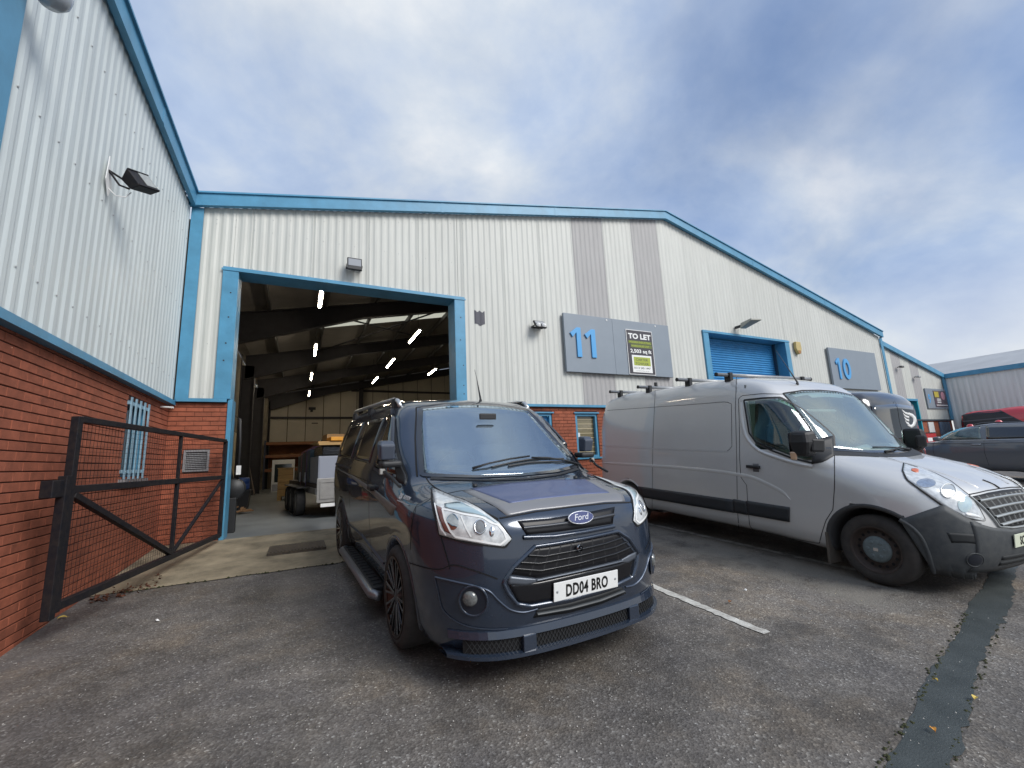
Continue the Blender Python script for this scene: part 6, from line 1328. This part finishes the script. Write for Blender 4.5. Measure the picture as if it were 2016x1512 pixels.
# LED floodlight over the doorway
def led(loc,label,w_,h_,tilt,pir=False):
    o=tag(empty('floodlight',loc),label,'floodlight'); hd=MB().box((-w_/2,-.05,-h_/2),(w_/2,.0,h_/2)).build('lamp_head',PLAS,o,bevel=.012)
    hd.location=(0,-.14,.02); hd.rotation_euler=(R(tilt),0,0)
    MB().box((-w_/2+.02,-.055,-h_/2+(.11 if pir else .08)),(w_/2-.02,-.05,h_/2-.03)).build('lens',mat('led_lens',(.30,.31,.33),.15,coat=1.),hd)
    for s in (-1,1): MB().box((s*(w_/2+.008)-.004,-.16,-.02),(s*(w_/2+.008)+.004,.0,.02)).build('bracket_arm',PLAS,o)
    MB().box((-w_/2-.01,-.012,-.02),(w_/2+.01,.0,.02)).build('bracket',PLAS,o)
    for k in range(5): MB().box((-w_/2+.03+k*w_*.18,-.0,-h_/2+.02),(-w_/2+.04+k*w_*.18,.025,h_/2-.02)).build('cooling_fin',PLAS,hd)
    if pir:
        for s in (-1,1): MB().lathe([(0,-.10),(.04,-.09),(.055,-.05)],14,'y',(s*w_*.27,0,-h_/2+.055)).build('sensor',WHITE,hd,smooth=True)
    return o
p=onY((697,527),Y0-.1); led((float(p[0]),Y0-.035,float(p[2])),'black LED floodlight above the open doorway',.27,.27,-14)
p=onY((1059,644),Y0-.1); led((float(p[0]),Y0-.035,float(p[2])),'small floodlight with twin sensors left of the number 11 board',.27,.25,-38,True)
# old floodlight on the left wing
p=onX((252,356),LC+.15); o=tag(empty('halogen_floodlight',(LC+.032,float(p[1])-.10,float(p[2])-.02)),'black halogen floodlight on a white bracket high on the left wing','floodlight'); o.scale=(.78,.78,.78)
mb=MB(); mb.prism([(0,-.06,.22),(0,.10,-.14),(0,.02,-.30),(0,-.10,-.12)],(.012,0,0)); mb.build('back_plate',WHITE,o,bevel=.003)
mb=MB(); mb.tube([(.01,-.05,.02),(.17,.10,-.02)],.013,8); mb.tube([(.01,-.05,.02),(.12,-.02,-.14),(.20,.05,-.13)],.013,8); mb.build('stirrup',BLACK,o)
hd=MB(); hd.v=[(-.16,-.14,-.13),(.16,-.14,-.13),(.16,.0,-.09),(-.16,.0,-.09),(-.16,-.14,.13),(.16,-.14,.13),(.16,.02,.07),(-.16,.02,.07)]; hd.f=[(0,1,2,3),(4,7,6,5),(0,4,5,1),(1,5,6,2),(2,6,7,3),(3,7,4,0)]
hd=hd.build('lamp_head',BLACK,o,bevel=.01); hd.location=(.24,.13,-.03); hd.rotation_euler=(R(-30),R(-20),R(62))
MB().box((-.02,-.147,-.09),(.135,-.139,.10)).build('lens',mat('halogen_glass',(.32,.33,.31),.12,coat=1.,var=.4,vs=12),hd); MB().box((-.155,-.150,-.125),(.155,-.141,-.105)).build('lens_frame',BLACK,hd); MB().box((-.155,-.150,.11),(.155,-.141,.125)).build('lens_frame',BLACK,hd)
MB().tube([(.01,.0,-.2),(.08,.03,-.27),(.16,.08,-.24),(.2,.12,-.14)],.007,8).build('cable',WHITE,o,smooth=True)
# dome light at the top left edge
p=onX((62,6),LC+.10); o=tag(empty('security_camera',(LC+.032,float(p[1]),float(p[2])+.06)),'pale grey domed camera bracketed to the left wing beside the blue trim','camera')
mb=MB(); mb.prism([(0,-.10,.16),(0,.09,.16),(0,.02,-.20)],(.01,0,0)); mb.build('back_plate',mat('cam_grey',(.42,.44,.48),.5),o); MB().tube([(.01,0,.08),(.14,0,.10)],.03,12).build('arm',MATS['cam_grey'],o)
MB().lathe([(0,-.09),(.06,-.075),(.095,-.03),(.105,.03),(.09,.10),(0,.13)],24,'z',(.16,.0,.05)).build('dome',mat('cam_dome',(.34,.37,.40),.25,coat=.5),o,smooth=True)
# wall lamp over unit 10 door, alarm box
p=onY((1468,642),Y0-.2); o=tag(empty('wall_lamp',(float(p[0])-.25,Y0-.03,float(p[2])-.03)),'grey wedge-shaped wall lamp above the blue roller shutter','lamp')
MB().bar((0,0,0),(.06,-.22,.02),.07,.07).build('arm',PLAS,o); mb=MB(); mb.v=[(-.02,-.16,-.08),(.24,-.16,-.06),(.40,-.62,.10),(-.02,-.55,.08),(-.0,-.18,.10),(.22,-.18,.12),(.38,-.60,.16),(.0,-.54,.15)]; mb.f=[(0,1,2,3),(4,7,6,5),(0,4,5,1),(1,5,6,2),(2,6,7,3),(3,7,4,0)]; mb.build('lamp_head',mat('lamp_cream',(.33,.33,.29),.4),o,bevel=.02)
p=onY((1569,685),Y0-.05); o=tag(empty('alarm_box',(float(p[0]),Y0-.03,float(p[2]))),'small yellowed alarm box right of the blue roller shutter','alarm'); mb=MB(); mb.prism([(-.13,0,.20),(.13,0,.20),(.15,0,-.05),(.05,0,-.22),(-.05,0,-.22),(-.15,0,-.05)],(0,-.09,0)); mb.build('housing',mat('alarm_yellow',(.55,.43,.18),.5,var=.2,vs=8),o,bevel=.015); MB().box((-.07,-.095,-.20),(.07,-.088,-.10)).build('strobe',mat('strobe_amber',(.35,.16,.04),.3),o)
# ================================================================ litter
LEAF=mat('leaf_brown',(.20,.085,.03),.8,var=.4,vs=20); LEAFO=mat('leaf_orange',(.62,.30,.05),.7); LEAFY=mat('leaf_yellow',(.60,.45,.10),.7)
def leaf(px_,m,label,l=.05,rz=0.):
    p=onG(px_,.004); o=empty('fallen_leaf',tuple(map(float,p)),rz); tag(o,label,'leaf'); n=7; mb=MB()
    for i in range(n+1):
        t=i/n; w_=l*.32*math.sin(math.pi*min(t*1.05,1))**.8+.0008; z=.004+.010*math.sin(t*3.1)
        mb.v+=[(l*(t-.5),-w_,z+.006),(l*(t-.5),0,z),(l*(t-.5),w_,z+.008)]
    for i in range(n): mb.f+=[(3*i,3*i+3,3*i+4,3*i+1),(3*i+1,3*i+4,3*i+5,3*i+2)]
    mb.build('blade',m,o); MB().tube([(l*.5,0,.005),(l*.72,.004,.008)],.0009,5).build('stalk',m,o)
leaf((1838,1440),LEAFO,'bright orange leaf lying in the dark drain channel',.035,.8); leaf((1921,1378),LEAFY,'yellow leaf at the outer edge of the drain channel',.038,.1); leaf((1843,1342),LEAFY,'small pale yellow leaf at the mossy edge of the drain channel',.025,1.2)
leaf((1438,1187),LEAF,'curled brown leaf on the tarmac beside the white bay line',.05,.3); leaf((122,1218),LEAFY,'pale straw-coloured leaf at the foot of the brick wall',.06,.2)
def scrap(px_,s,label):
    p=onG(px_,.003); o=tag(empty('paper_scrap',tuple(map(float,p)),random.uniform(0,3)),label,'litter'); mb=MB(); mb.v=[(-s,-s*.6,0),(s*.8,-s*.7,.003),(s,s*.5,.012),(-s*.7,s*.7,.004),(.1*s,.0,.016)]; mb.f=[(0,1,4),(1,2,4),(2,3,4),(3,0,4)]; mb.build('scrap',WHITE,o)
scrap((310,1222),.018,'torn white paper scrap on the tarmac below the gate'); scrap((1468,1162),.014,'tiny white paper scrap on the tarmac beside the silver van')
mb=MB()
for i in range(130):
    t=random.random(); c=onG((178+t*145,1184-t*38+random.gauss(0,4)-(18*random.random() if t>.9 else 0)),.004); s=random.uniform(.008,.03); a=random.uniform(0,6.3); z=random.uniform(0,.02)
    u=np.array([math.cos(a)*s,math.sin(a)*s,random.uniform(-.006,.012)]); v=np.array([-math.sin(a)*s*.5,math.cos(a)*s*.5,random.uniform(0,.012)]); c=c+[0,0,z]
    mb.add([tuple(c-u),tuple(c+v),tuple(c+u),tuple(c-v)],[(0,1,2,3)])
tag(mb.build('leaf_litter',mat('leaf_litter',(.13,.045,.022),.85,var=.5,vs=25)),'drift of brown leaf litter at the apron edge below the gate','leaves',kind='stuff')
mb=MB()
for i in range(500):
    c=onG((random.uniform(0,2016),random.uniform(1190,1512)),.0); s=random.uniform(.0018,.0045)
    mb.add([tuple(c+np.array(q)*s) for q in ((-1,-.7,0),(1,-.6,0),(.7,.8,0),(-.8,.7,0),(0,.1,1.1))],[(0,1,4),(1,2,4),(2,3,4),(3,0,4)])
tag(mb.build('loose_grit',mat('grit',(.45,.43,.40),.8)),'pale loose grit scattered over the tarmac','grit',kind='stuff')
